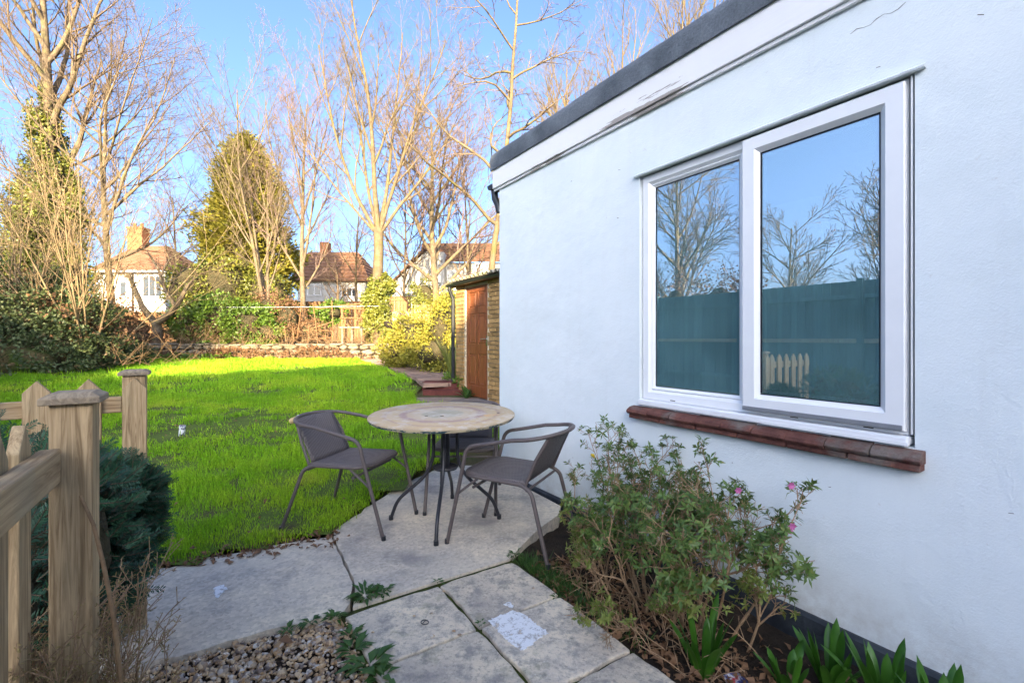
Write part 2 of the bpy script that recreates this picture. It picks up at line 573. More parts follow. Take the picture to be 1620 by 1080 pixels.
def jitter_line(pts, step=.09, amp=.012, seed=1):
    out = []
    rr = random.Random(seed)
    for a_, b_ in zip(pts[:-1], pts[1:]):
        a_, b_ = Vector(a_[:2]), Vector(b_[:2])
        k = max(1, int((b_ - a_).length / step))
        for i in range(k):
            p = a_.lerp(b_, i / k)
            out.append((p.x + rr.uniform(-amp, amp), p.y + rr.uniform(-amp, amp)))
    out.append(tuple(pts[-1][:2]))
    return out

# lawn edge along the concrete
EDGE = [W(4.35, 2.3), G(735, 728), G(690, 742), G(642, 764), G(600, 789), G(560, 816), G(528, 840), G(480, 852), G(400, 868), G(320, 882), G(268, 895), (-2.35, 2.50), (-2.9, 2.25)]
SEAM = [G(528, 848), G(545, 885), G(562, 920), W(2.26, .56)]
GRAV = [W(2.24, .50), G(505, 975), G(450, 990), G(390, 1006), G(320, 1026), G(255, 1042), G(205, 1058), (-1.62, 1.72), (-2.2, 1.5)]
patio = tag(bpy.data.objects.new('patio', None), kind='structure'); COL.objects.link(patio)
tab_poly = jitter_line(EDGE[:7], .07, .018, 2) + [tuple(SEAM[0][:2])] + jitter_line(SEAM, .05, .006, 3) + [tuple(W(2.255, 1.46)[:2]), tuple(W(2.36, 1.62)[:2]), tuple(W(2.50, 1.85)[:2]), tuple(W(2.62, 2.12)[:2]), tuple(W(2.75, 2.25)[:2])]
MB().prism(tab_poly, -.10, 0.0).build('concrete_apron', MAT['concrete'], patio)
left_poly = [(SEAM[0].x - .012, SEAM[0].y)] + jitter_line(EDGE[7:], .07, .018, 4) + jitter_line(GRAV[::-1], .06, .015, 5) + [(p[0] - .013, p[1] - .004) for p in jitter_line(SEAM[::-1], .05, .006, 6)][1:]
MB().prism(left_poly, -.10, -.004).build('concrete_apron', MAT['concrete'], patio)
# mossy bed under the joints
MB().prism([tuple(W(u_, n_)[:2]) for u_, n_ in ((2.26, .50), (2.26, 1.47), (.2, 1.47), (.2, .50))], -.08, -.014).build('joint_bed', MAT['moss'], patio)
tag(patio, kind='structure')
# paving slabs, 45 cm, uneven
rs = random.Random(11)
SL = {}
UL = [2.225, 1.79, 1.315, .85, .39]
NL = [.515, .995, 1.465]
for i in range(4):
    for j in range(2):
        u1, u0, n0, n1 = UL[i] - .008, UL[i + 1] + .008, NL[j] + .008, NL[j + 1] - .008
        poly = []
        cs = [(u0, n0), (u0, n1), (u1, n1), (u1, n0)]
        for q in range(4):
            a_, b_ = cs[q], cs[(q + 1) % 4]
            for k in range(7):
                f = k / 7
                jj = rs.uniform(-.005, .005) if k else rs.uniform(-.012, .0)
                p = W(a_[0] + (b_[0] - a_[0]) * f + jj, a_[1] + (b_[1] - a_[1]) * f + jj)
                poly.append((p.x, p.y))
        o = MB().prism(poly, -.05, rs.uniform(-.005, .006)).build('paving_slab', MAT['slab'], patio, bevel=.006)
        SL[(i, j)] = o
# spilt white paint on one slab
t = NT('spilt_white_paint'); v = t.coord('pos')
pb_ = t.pbr(t.mix(t.ramp(t.noise(v, 24, 5, .7), [(.54, 0.), (.64, 1.)]), (.74, .75, .76), (.42, .40, .37)), .75, 0, t.bump(t.noise(v, 60, 4), .5, .004), .3)
tp_ = t.n('BsdfTransparent'); mp_ = t.n('MixShader'); t.l(t.ramp(t.noise(v, 38, 6, .8), [(.55, 0.), (.60, 1.)]), mp_.inputs[0]); t.l(pb_.outputs[0], mp_.inputs[1]); t.l(tp_.outputs[0], mp_.inputs[2]); t.l(mp_.outputs[0], t.out.inputs['Surface'])
MAT['paint_spill'] = t.m
def splat(pts, z, name, seed):
    poly = jitter_line(pts + [pts[0]], .008, .006, seed)[:-1]
    m = MB()
    m.prism(poly, z, z + .0025)
    return m
zt = max(vv.co.z for vv in SL[(1, 1)].data.vertices)
o = splat([G(773, 984), G(788, 976), G(812, 968), G(826, 972), G(841, 984), G(868, 1003), G(852, 1012), G(838, 1024), G(826, 1031), G(806, 1018), G(792, 1004)], .0062, 'paint', 3).build('paint_patch', MAT['paint_spill'], patio)
o2 = splat([G(797, 957), G(806, 954), G(813, 960), G(808, 964)], .0062, 'paint', 4).build('paint_patch', MAT['paint_spill'], patio)
o3 = splat([G(340, 928), G(353, 924), G(360, 930), G(352, 937), G(344, 944), G(338, 936)], -.003, 'paint', 5).build('paint_patch', MAT['paint_spill'], patio)

# planting bed soil by the wall
def bed():
    us = np.linspace(-.6, 2.75, 60); ns = np.linspace(1.40, 2.38, 22)
    V = []
    for u_ in us:
        for n_ in ns:
            z = -.028 - .08 * (n_ - 1.46) / .9 + .022 * mnoise.noise((u_ * 5, n_ * 5, 3)) + .012 * mnoise.noise((u_ * 17, n_ * 17, 3))
            V.append(tuple(W(u_, n_, z)))
    k = len(ns)
    F = [(a * k + b, a * k + b + 1, (a + 1) * k + b + 1, (a + 1) * k + b) for a in range(len(us) - 1) for b in range(k - 1)]
    m = MB(); m.add(V, F)
    return m
tag(bed().build('planting_bed', MAT['soil'], None, smooth=True), kind='structure')
# gravel bed base
MB().prism([(-2.4, 1.75), tuple(G(205, 1050)[:2]), tuple(G(450, 980)[:2]), tuple(W(2.2, .53)[:2]), tuple(W(.2, .53)[:2]), tuple(W(-1.5, .3)[:2]), tuple(W(-1.5, -1.6)[:2])], -.10, -.035).build('gravel_base', MAT['soil'])
tag(bpy.data.objects['gravel_base'], kind='structure')
t = NT('mixed_pebbles'); v = t.coord('pos')
wv = t.n('TexVoronoi'); wv.inputs['Scale'].default_value = 55; t.l(v, wv.inputs['Vector'])
sx = t.n('SeparateColor'); t.l(wv.outputs['Color'], sx.inputs[0])
t.pbr(t.ramp(sx.outputs[0], [(.0, (.14, .12, .115)), (.3, (.44, .28, .14)), (.55, (.58, .43, .26)), (.8, (.28, .22, .17)), (1., (.70, .64, .55))]), .7, 0, t.bump(t.noise(v, 150, 2), .2, .002), .35)
MAT['pebbles'] = t.m
def gravel():
    ico_v, ico_f = [], []
    ph = (1 + 5 ** .5) / 2
    ico = np.array([(-1, ph, 0), (1, ph, 0), (-1, -ph, 0), (1, -ph, 0), (0, -1, ph), (0, 1, ph), (0, -1, -ph), (0, 1, -ph), (ph, 0, -1), (ph, 0, 1), (-ph, 0, -1), (-ph, 0, 1)]) / math.sqrt(1 + ph * ph)
    fi = np.array([(0, 11, 5), (0, 5, 1), (0, 1, 7), (0, 7, 10), (0, 10, 11), (1, 5, 9), (5, 11, 4), (11, 10, 2), (10, 7, 6), (7, 1, 8), (3, 9, 4), (3, 4, 2), (3, 2, 6), (3, 6, 8), (3, 8, 9), (4, 9, 5), (2, 4, 11), (6, 2, 10), (8, 6, 7), (9, 8, 1)])
    N = 7500
    X = RNG.uniform(-2.3, .15, N * 3); Y = RNG.uniform(1.0, 2.35, N * 3)
    ga = [(p.x, p.y) if hasattr(p, 'x') else p for p in GRAV]
    gx = np.array([p[0] for p in ga])[::-1]; gy = np.array([p[1] for p in ga])[::-1]
    lim = np.interp(X, gx, gy)
    U = -SN * X + CS * Y; Nn = CS * X + SN * Y
    ok = (Y < lim - .0) & (Nn < .515) & (Nn > -.75)
    X, Y = X[ok][:N], Y[ok][:N]
    k = len(X)
    s = RNG.uniform(.0055, .0125, k) * (1 + (RNG.random(k) < .06) * .9)
    sc = np.stack([s * RNG.uniform(.8, 1.5, k), s * RNG.uniform(.7, 1.1, k), s * RNG.uniform(.45, .8, k)], 1)
    a = RNG.uniform(0, 6.28, k)
    V = ico[None] * sc[:, None, :] * RNG.uniform(.85, 1.15, (k, 12, 1))
    ca, sa = np.cos(a)[:, None], np.sin(a)[:, None]
    tl = RNG.normal(0, .35, (k, 1))
    VX = V[..., 0] * ca - V[..., 1] * sa; VY = V[..., 0] * sa + V[..., 1] * ca
    VZ = V[..., 2] + VX * tl
    Z = -.032 + RNG.uniform(0, .016, k)
    V = np.stack([VX + X[:, None], VY + Y[:, None], VZ + Z[:, None]], 2).reshape(-1, 3)
    F = (fi[None] + (np.arange(k) * 12)[:, None, None]).reshape(-1, 3)
    o = np_obj('gravel', V, F, MAT['pebbles'], None, True)
    tag(o, 'mixed brown pebble gravel beside the concrete', 'gravel', kind='stuff')
gravel()

# ---------------------------------------------------------------- white extension
WN = 2.34
ext = thing('house_extension', 'white rendered flat-roofed extension with a two-light window', 'building', W(1.2, 3.6, 0))
U0, U1, ZB, ZT = -3.2, 3.80, -.02, 2.95
wu0, wu1, wz0, wz1 = .640, 2.045, .862, 2.372
m = MB()
def wall_face(m, n_, flip=False, sub=True):
    us = [U0, wu0, wu1, U1]; zs = [ZB, wz0, wz1, ZT]
    for i in range(3):
        for j in range(3):
            if i == 1 and j == 1:
                continue
            q = [W(us[i], n_, zs[j]), W(us[i + 1], n_, zs[j]), W(us[i + 1], n_, zs[j + 1]), W(us[i], n_, zs[j + 1])]
            m.add(q, [(3, 2, 1, 0) if flip else (0, 1, 2, 3)])
wall_face(m, WN, True)
wall_face(m, WN + .26, False)
for (a_, b_) in (((wu0, wz0), (wu1, wz0)), ((wu1, wz0), (wu1, wz1)), ((wu1, wz1), (wu0, wz1)), ((wu0, wz1), (wu0, wz0))):
    m.add([W(a_[0], WN, a_[1]), W(b_[0], WN, b_[1]), W(b_[0], WN + .26, b_[1]), W(a_[0], WN + .26, a_[1])], [(0, 1, 2, 3)])
m.hbox(U1 - .26, U1, WN + .001, 6.4, ZB, ZT - .002)
m.hbox(U0, U1, 6.4, 6.6, ZB, ZT - .004)
m.build('wall', MAT['render'], ext)
# room behind the glass
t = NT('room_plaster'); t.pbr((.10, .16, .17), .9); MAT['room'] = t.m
t = NT('room_pale'); t.pbr((.62, .66, .66), .9); MAT['room_pale'] = t.m
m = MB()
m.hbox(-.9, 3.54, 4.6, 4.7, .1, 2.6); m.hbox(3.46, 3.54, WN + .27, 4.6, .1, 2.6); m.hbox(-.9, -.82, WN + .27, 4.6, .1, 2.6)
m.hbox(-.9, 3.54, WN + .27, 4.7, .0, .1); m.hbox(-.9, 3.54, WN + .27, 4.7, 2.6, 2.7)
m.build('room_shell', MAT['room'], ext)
MB().hbox(1.93, 2.25, WN + .262, WN + .50, .3, 2.5).build('curtain', MAT['room_pale'], ext)
# bitumen plinth flaring outwards
m = MB()
pr = [(WN - .012, .012), (WN - .03, .0), (WN - .075, -.17), (WN + .1, -.17), (WN + .1, .012)]
ends = []
for u_ in (U0, U1 + .02):
    ends.append([W(u_, n_, z_) for n_, z_ in pr])
m.add(ends[0] + ends[1], [(4, 3, 2, 1, 0), (5, 6, 7, 8, 9)] + [(i, (i + 1) % 5, 5 + (i + 1) % 5, 5 + i) for i in range(5)])
m.build('plinth', MAT['bitumen'], ext)
# fascia: board, lower moulding
fas = MB().hbox(U0, U1 + .075, WN - .035, WN - .003, 2.775, 2.965).build('fascia_board', MAT['peel'], ext, bevel=.003)
MB().hbox(U0, U1 + .078, WN - .020, WN - .0025, 2.752, 2.7745).build('fascia_moulding', MAT['peel'], ext, bevel=.003)
MB().hbox(U1 + .0, U1 + .074, WN + .0, 6.6, 2.775, 2.963).build('end_fascia', MAT['peel'], ext)
# felt roof with turned-down rolled edge, in lapped lengths
roof = MB().hbox(U0, U1 + .05, WN + .10, 6.6, 2.97, 3.04).build('roof', MAT['felt'], ext)
lap = [U0, -1.2, .55, 1.55, 2.65, U1 + .095]
for i in range(len(lap) - 1):
    u0_, u1_ = lap[i] + (.0 if i else 0), lap[i + 1] + .03 * (i < len(lap) - 2)
    e = .004 * (i % 2)
    pr = [(WN - .050 - e, 2.952), (WN - .056 - e, 3.055), (WN - .046 - e, 3.10 + e), (WN - .015, 3.132 + e), (WN + .06, 3.14 + e), (WN + .16, 3.045 + e), (WN + .16, 2.972), (WN - .03, 2.97), (WN - .04, 2.952)]
    k = len(pr)
    ns_ = 14
    rows = []
    for q in range(ns_ + 1):
        f = q / ns_
        uu = u0_ + (u1_ - u0_) * f
        wob = .005 * mnoise.noise((uu * 3.1, i, 0))
        rows.append([W(uu, n_, z_ + (wob if z_ > 3.05 else wob * .4)) for n_, z_ in pr])
    m = MB()
    fs = [tuple(range(k - 1, -1, -1)), tuple(range(ns_ * k, ns_ * k + k))]
    for q in range(ns_):
        fs += [(q * k + a_, q * k + (a_ + 1) % k, (q + 1) * k + (a_ + 1) % k, (q + 1) * k + a_) for a_ in range(k)]
    m.add([p for r_ in rows for p in r_], fs)
    m.build('felt_edge', MAT['felt'], roof, smooth='auto', angle=50)
# gutter at the far end and its bracket / outlet
m = MB()
prof = []
for q in range(9):
    a_ = math.pi + math.pi * q / 8
    prof.append((U1 + .135 + .055 * math.cos(a_), 2.835 + .055 * math.sin(a_)))
pts0 = [W(u_, WN - .03, z_) for u_, z_ in prof]; pts1 = [W(u_, 6.5, z_) for u_, z_ in prof]
m.add(pts0 + pts1, [(i, i + 1, 9 + i + 1, 9 + i) for i in range(8)] + [tuple(range(9))])
m.build('gutter', MAT['black_plastic'], ext, smooth='auto')
MB().tube([W(U1 + .13, WN + .02, 2.79), W(U1 + .12, WN + .02, 2.70), W(U1 + .06, WN + .02, 2.62), W(U1 + .05, WN + .03, 2.55)], .034, 12).build('gutter_outlet', MAT['black_plastic'], ext, smooth='auto')
# hairline crack and chips in the paint
t = NT('dark_crack'); t.pbr((.05, .045, .04), .9); MAT['crack'] = t.m
crk = [W(.86 - .024 * i, WN - .0010, 2.635 + .002 * i + .008 * math.sin(i * 1.7)) for i in range(9)]
MB().tube(crk, [.0006 + .0006 * (i % 3 == 1) for i in range(9)], 5).build('crack', MAT['crack'], ext)
rc = random.Random(5)
for k in range(16):
    u_, z_ = rc.uniform(.3, 3.4), rc.choice([rc.uniform(2.42, 2.72), rc.uniform(.35, .75), rc.uniform(1., 2.2)])
    if wu0 - .06 < u_ < wu1 + .06 and .72 < z_ < 2.42:
        continue
    a_ = rc.uniform(-.6, .6); l_ = rc.uniform(.004, .02)
    MB().tube([W(u_, WN - .0006, z_), W(u_ + l_ * math.cos(a_), WN - .0006, z_ + l_ * math.sin(a_))], rc.uniform(.001, .0022), 5).build('chip', MAT['crack'], ext)
# drip bead above the window, with a ragged lip
m = MB()
k = 40
for q in range(k):
    ua, ub = wu0 - .035 + (wu1 - wu0 + .065) * q / k, wu0 - .035 + (wu1 - wu0 + .065) * (q + 1) / k
    d_ = .030 + .004 * mnoise.noise((q * .7, 0, 0))
    m.add([W(ua, WN - .001, 2.384), W(ub, WN - .001, 2.384), W(ub, WN - d_, 2.366), W(ua, WN - d_, 2.366), W(ub, WN - d_ + .003, 2.358), W(ua, WN - d_ + .003, 2.358), W(ub, WN + .01, 2.360), W(ua, WN + .01, 2.360)],
          [(0, 3, 2, 1), (3, 5, 4, 2), (5, 7, 6, 4)])
m.build('drip_bead', MAT['render'], ext)

# ---------------------------------------------------------------- window
win = thing('tmp', None, None, W(1.34, WN, wz0)); win.name = 'window'; win.parent = ext; win.location = W(1.34, WN, wz0) - wloc(ext)
NF = WN + .018                                # face of the outer frame
def frame_ring(u0, u1, z0, z1, wdt, nf, depth, chamf=.018, low=None):
    """mitred frame of four bevelled bars in the wall plane; nf = front face"""
    lw = low or wdt
    m = MB()
    o_ = [(u0, z0), (u1, z0), (u1, z1), (u0, z1)]
    i_ = [(u0 + wdt, z0 + lw), (u1 - wdt, z0 + lw), (u1 - wdt, z1 - wdt), (u0 + wdt, z1 - wdt)]
    c_ = [(u0 + wdt - chamf, z0 + lw - chamf), (u1 - wdt + chamf, z0 + lw - chamf), (u1 - wdt + chamf, z1 - wdt + chamf), (u0 + wdt - chamf, z1 - wdt + chamf)]
    r_ = [(u0 + .004, z0 + .004), (u1 - .004, z0 + .004), (u1 - .004, z1 - .004), (u0 + .004, z1 - .004)]
    V = [W(a, nf + depth, b) for a, b in o_] + [W(a, nf + .005, b) for a, b in o_] + [W(a, nf, b) for a, b in r_] + [W(a, nf, b) for a, b in c_] + [W(a, nf + chamf, b) for a, b in i_] + [W(a, nf + depth, b) for a, b in i_]
    F = []
    for lv in range(5):
        for q in range(4):
            q2 = (q + 1) % 4
            F.append((lv * 4 + q, lv * 4 + q2, (lv + 1) * 4 + q2, (lv + 1) * 4 + q))
    for q in range(4):
        q2 = (q + 1) % 4
        F.append((5 * 4 + q, 5 * 4 + q2, q2, q))
    m.add(V, F)
    return m
fu0, fu1, fz0, fz1 = .662, 2.035, .905, 2.356
# outer frame: mitred ring + mullion + deeper sill section
frm = frame_ring(fu0, fu1, fz0, fz1, .062, NF, .07, .016).build('frame', MAT['upvc'], win)
MB().hbox(1.318, 1.368, NF + .0005, NF + .068, fz0 + .0625, fz1 - .0625).build('mullion', MAT['upvc'], win, bevel=.006)
MB().hbox(.655, 2.042, WN - .022, NF + .06, .866, .904).build('cill_section', MAT['upvc'], win, bevel=.008)
MB().hbox(.655, 1.24, WN - .0255, WN - .0225, .868, .884).build('cill_trim', MAT['upvc'], win, bevel=.001)
for u_ in (.80, 1.10, 1.80):
    MB().hbox(u_ - .018, u_ + .018, NF - .0012, NF + .002, .914, .919).build('drain_slot', MAT['crack'], win)
# fixed light bead and glass
frame_ring(1.3685, fu1 - .0625, fz0 + .0625, fz1 - .0625, .022, NF + .012, .03, .014).build('glazing_bead', MAT['upvc'], win)
t = NT('double_glazing')
gl = t.n('BsdfGlossy'); gl.inputs['Roughness'].default_value = 0.0; gl.inputs['Color'].default_value = (.90, .95, 1, 1)
tr = t.n('BsdfTransparent'); tr.inputs['Color'].default_value = (.62, .80, .82, 1)
vg = t.coord('pos')
t.l(t.bump(t.noise(vg, 1.1, 1), .015, .02), gl.inputs['Normal'])
mx = t.n('MixShader'); mx.inputs[0].default_value = .62
t.l(tr.outputs[0], mx.inputs[1]); t.l(gl.outputs[0], mx.inputs[2])
df = t.n('BsdfDiffuse'); df.inputs['Color'].default_value = (.36, .68, .70, 1)  # teal diffuse film paints a haze over the panes
mx2 = t.n('MixShader'); fm = t.n('MapRange'); t.l(t.noise(vg, 3.5, 5, .65), fm.inputs['Value']); fm.inputs['From Min'].default_value = .3; fm.inputs['From Max'].default_value = .7; fm.inputs['To Min'].default_value = .09; fm.inputs['To Max'].default_value = .20
t.l(fm.outputs[0], mx2.inputs[0]); t.l(mx.outputs[0], mx2.inputs[1]); t.l(df.outputs[0], mx2.inputs[2]); t.l(mx2.outputs[0], t.out.inputs['Surface'])
MAT['glass'] = t.m
t = NT('dark_gasket'); t.pbr((.012, .014, .018), .6); MAT['gasket'] = t.m
def pane(u0, u1, z0, z1, n_):
    MB().hbox(u0, u1, n_, n_ + .004, z0, z1).build('pane', MAT['glass'], win)
    g = MB(); e = .007
    g.hbox(u0, u1, n_ - .004, n_ - .001, z1 - e, z1); g.hbox(u0, u1, n_ - .004, n_ - .001, z0, z0 + e * .6)
    g.hbox(u0, u0 + e * .6, n_ - .004, n_ - .001, z0 + e, z1 - e); g.hbox(u1 - e, u1, n_ - .004, n_ - .001, z0 + e, z1 - e)
    g.build('gasket', MAT['gasket'], win)
    s_ = MB(); e2 = .022
    for (a, b, c, d) in ((u0, u1, z1 - e2, z1 - e2 + .012), (u0, u1, z0 + .008, z0 + .02), (u0 + .008, u0 + .018, z0 + .02, z1 - e2), (u1 - .018, u1 - .008, z0 + .02, z1 - e2)):
        s_.hbox(a, b, n_ + .012, n_ + .022, c, d)
    s_.build('spacer_bar', MAT['room_pale'], win)
pane(1.388, fu1 - .083, fz0 + .083, fz1 - .083, NF + .030)
# opening casement, standing proud
NS = WN - .012
frame_ring(.668, 1.345, .925, 2.340, .088, NS, .028, .024).build('sash', MAT['upvc'], win)
MB().hbox(.675, 1.338, NS - .010, NS - .0005, .927, .948).build('weather_bar', plain('grey_weather_strip', (.22, .23, .25), .5), win, bevel=.003)
pane(.755, 1.258, 1.012, 2.253, NS + .024)
hd = MB().hbox(1.272, 1.292, NF + .075, NF + .095, 1.50, 1.64)
hd.hbox(1.27, 1.296, NF + .095, NF + .112, 1.45, 1.62)
MB().tube([W(1.235, NS + .075, 1.49), W(1.235, NS + .06, 1.52), W(1.235, NS + .058, 1.62)], .010, 8).build('window_handle', MAT['upvc'], win, smooth=True)
# sealant bead on the near reveal; grey strip painted as its shadow gap
MB().hbox(wu0 + .008, fu0 - .0075, WN + .004, WN + .03, wz0 + .05, wz1 - .016).build('sealant_bead', MAT['upvc'], win, bevel=.002)
MB().hbox(wu0 + .0005, fu0 - .0005, WN + .014, WN + .04, wz0 + .05, wz1 - .016).build('reveal_gap_shade', plain('shadow_gap_grey', (.16, .16, .16), .8), win)
# clay tile sill
tiles = 9
sr = random.Random(8)
for i in range(tiles):
    a_ = .605 + (2.10 - .605) * i / tiles + .0015; b_ = .605 + (2.10 - .605) * (i + 1) / tiles - .0015
    dz = sr.uniform(-.0025, .0025); dn = sr.uniform(-.004, .004)
    pr = [(WN + .02, .862), (WN - .035, .853), (WN - .062 + dn, .838), (WN - .070 + dn, .823), (WN - .060 + dn, .808), (WN + .02, .806)]
    m = MB(); k = len(pr)
    V = [W(a_, n_, z_ + dz) for n_, z_ in pr] + [W(b_, n_, z_ + dz + sr.uniform(-.002, .002)) for n_, z_ in pr]
    m.add(V, [tuple(range(k - 1, -1, -1)), tuple(range(k, 2 * k))] + [(q, (q + 1) % k, k + (q + 1) % k, k + q) for q in range(k)])
    m.build('sill_tile', MAT['clay'], ext, bevel=.003)
for i in range(6):
    a_ = .607 + (2.095 - .607) * i / 6 + .003; b_ = .607 + (2.095 - .607) * (i + 1) / 6 - .003
    MB().hbox(a_, b_, WN - .052 + sr.uniform(-.004, .004), WN + .01, .778, .8045).build('sill_undertile', MAT['clay'], ext, bevel=.004)

# ---------------------------------------------------------------- brick outhouse
SNF = 3.90
zg = .22
shed = thing('brick_outhouse', 'yellow brick outhouse with brown panelled door and corrugated roof', 'outhouse', W(6.5, 5, zg))
m = MB()
m.hbox(5.0, 6.72, SNF + .03, SNF + .2, zg - .2, 2.30); m.hbox(7.62, 7.94, SNF + .03, SNF + .2, zg - .2, 2.30); m.hbox(6.72, 7.62, SNF + .03, SNF + .2, 2.275, 2.30)
m.hbox(7.76, 7.94, SNF + .2, 6.2, zg - .2, 2.30); m.hbox(5.0, 5.2, SNF + .2, 6.2, zg - .2, 2.30); m.hbox(5.0, 7.94, 6.2, 6.4, zg - .2, 2.30)
wall_o = m.build('wall', MAT['mortar'], shed)
bl, bh, bd = .213, .063, .10
bme = {}
def brick_mesh(l_):
    k = round(l_, 3)
    if k not in bme:
        q = MB().box((0, 0, 0), (l_, bd, bh))
        bme[k] = q.mesh('brick'); bme[k].materials.append(MAT['brick'])
    return bme[k]
def put_brick(u_, n_, z_, l_, along_u=True):
    o = bpy.data.objects.new('brick', brick_mesh(l_)); COL.objects.link(o)
    o.parent = wall_o
    o.location = W(u_, n_, z_) - wloc(wall_o)
    o.rotation_euler = (0, 0, ANG_U if along_u else ANG_U + math.pi / 2)
for c in range(28):
    z_ = zg + .0 + c * .0745 + .03
    if z_ > 2.27: break
    for (s0, s1) in ((6.02, 6.715), (7.625, 7.94)):
        u_ = s0 - (.1115 if c % 2 else 0)
        while u_ < s1 - .03:
            a_, b_ = max(u_, s0), min(u_ + bl, s1)
            if b_ - a_ > .03:
                put_brick((a_ + b_) / 2, SNF + bd / 2, z_, b_ - a_)
            u_ += bl + .011
    n_ = SNF + .105 + (.11 if c % 2 else 0)
    for q in range(3):
        put_brick(7.895, n_ + .11 + q * .224, z_, bl, False)
# door
dr = MB().hbox(6.765, 7.575, SNF + .055, SNF + .095, zg + .03, 2.235).build('door', MAT['door_wood'], shed)
st = MB()
dn0 = SNF + .040
for (a, b, c, d) in ((6.765, 6.865, zg + .031, 2.234), (7.475, 7.575, zg + .031, 2.234), (7.122, 7.218, zg + .2315, 1.9), (6.8655, 7.4745, zg + .031, zg + .23), (6.8655, 7.4745, zg + .80, zg + .98), (6.8655, 7.4745, 1.745, 1.855), (6.8655, 7.4745, 2.13, 2.234)):
    st.hbox(a, b, dn0, SNF + .0545, c, d)
st.hbox(7.1215, 7.2185, dn0, SNF + .0545, 1.8555, 2.1295)
st.build('door_rails', MAT['door_wood'], dr, bevel=.004)
for (a, b) in ((6.885, 7.102), (7.238, 7.455)):
    for (c, d) in ((zg + .25, zg + .78), (zg + 1.0, 1.725), (1.875, 2.11)):
        q = frame_ring(a, b, c, d, .03, SNF + .044, .012, .008)
        q.hbox(a + .031, b - .031, SNF + .047, SNF + .056, c + .031, d - .031)
        q.build('door_panel', MAT['door_wood'], dr, bevel=.003)
m = MB().hbox(6.795, 6.835, dn0 - .006, dn0, zg + .95, zg + 1.13)
m.tube([W(6.815, dn0 - .004, zg + 1.07), W(6.815, dn0 - .05, zg + 1.07), W(6.83, dn0 - .052, zg + 1.07), W(6.94, dn0 - .05, zg + 1.065)], .009, 8)
m.build('door_handle', MAT['chrome'], dr, smooth='auto')
fr = MB().hbox(6.722, 6.762, SNF + .02, SNF + .12, zg, 2.272); fr.hbox(7.578, 7.618, SNF + .02, SNF + .12, zg, 2.272); fr.hbox(6.7625, 7.5775, SNF + .02, SNF + .12, 2.238, 2.272)
fr.build('door_frame', plain('cream_frame_paint', (.55, .46, .32), .6), shed, bevel=.003)
# corrugated roof: sine sheet, rising away from the garden
m = MB()
nu = 150
for q, nn in enumerate((SNF - .13, 6.5)):
    for i in range(nu + 1):
        u_ = 4.9 + 3.18 * i / nu
        z_ = 2.385 + .028 * math.sin(i / nu * 3.18 / .146 * 2 * math.pi) + (.32 if q else 0)
        m.v.append(tuple(W(u_, nn, z_)))
m.f = [(i, i + 1, nu + 1 + i + 1, nu + 1 + i) for i in range(nu)]
ro = m.build('roof', MAT['asbestos'], shed, smooth=True)
sm = ro.modifiers.new('thickness', 'SOLIDIFY'); sm.thickness = .012
MB().hbox(4.95, 8.03, SNF - .06, SNF - .02, 2.27, 2.35).build('eaves_board', MAT['brown_fence'], shed)
m = MB(); prof = [(SNF - .115 + .05 * math.cos(math.pi + math.pi * q / 8), 2.325 + .05 * math.sin(math.pi + math.pi * q / 8)) for q in range(9)]
m.add([W(4.95, a, b) for a, b in prof] + [W(8.06, a, b) for a, b in prof], [(i, i + 1, 10 + i, 9 + i) for i in range(8)] + [tuple(range(9, 18))])
m.build('gutter', MAT['black_plastic'], shed, smooth='auto')
MB().tube([W(7.98, SNF - .115, 2.30), W(7.98, SNF - .115, 2.22), W(7.98, SNF - .08, 2.14), W(7.97, SNF - .045, 2.05), W(7.97, SNF - .045, .28)], .034, 12).build('downpipe', MAT['black_plastic'], shed, smooth='auto')
for z_ in (1.1, 1.9):
    MB().lathe([(.042, -.03), (.042, .03)], W(7.97, SNF - .045, z_), 12).build('pipe_collar', MAT['black_plastic'], shed)
# ---------------------------------------------------------------- garden table
TX, TY = -.480, 3.285
t = NT('painted_table_top'); v = t.coord('obj')
sx = t.n('SeparateXYZ'); t.l(v, sx.inputs[0])
cmb = t.n('CombineXYZ'); t.l(sx.outputs[0], cmb.inputs[0]); t.l(sx.outputs[1], cmb.inputs[1])
ln = t.n('VectorMath', operation='LENGTH'); t.l(cmb.outputs[0], ln.inputs[0])
wob = t.n('Math', operation='MULTIPLY_ADD'); t.l(t.noise(v, 7, 4), wob.inputs[0]); wob.inputs[1].default_value = .09; t.l(ln.outputs['Value'], wob.inputs[2])
sb = t.n('Math', operation='SUBTRACT'); t.l(wob.outputs[0], sb.inputs[0]); sb.inputs[1].default_value = .045
dv = t.n('Math', operation='DIVIDE'); t.l(sb.outputs[0], dv.inputs[0]); dv.inputs[1].default_value = .53
tan = (.46, .36, .24)
rings = t.ramp(dv.outputs[0], [(.0, (.30, .31, .25)), (.26, (.33, .33, .27)), (.30, (.50, .43, .32)), (.46, (.46, .36, .25)), (.50, (.30, .20, .21)), (.56, (.33, .22, .22)), (.60, (.47, .37, .24)), (.72, (.50, .38, .22)), (.76, (.35, .24, .20)), (.80, (.46, .35, .22)), (.93, (.50, .38, .22)), (1., (.34, .27, .18))])
rings = t.mix(.25, rings, (.50, .35, .19))
rings = t.mix(t.ramp(t.noise(v, 6, 6, .75), [(.48, 0.), (.62, .8)]), rings, (.56, .50, .42))
rings = t.mix(t.ramp(t.noise(v, 4.3, 5, .7), [(.62, 0.), (.66, .9)]), rings, (.60, .36, .17))
rings = t.mix(t.ramp(t.noise(v, 15, 4, .7), [(.70, 0.), (.73, .9)]), rings, (.16, .08, .04))
t.pbr(rings, .6, 0, t.bump(t.noise(v, 12, 5, .7), .4, .004), .3)
MAT['table_top'] = t.m
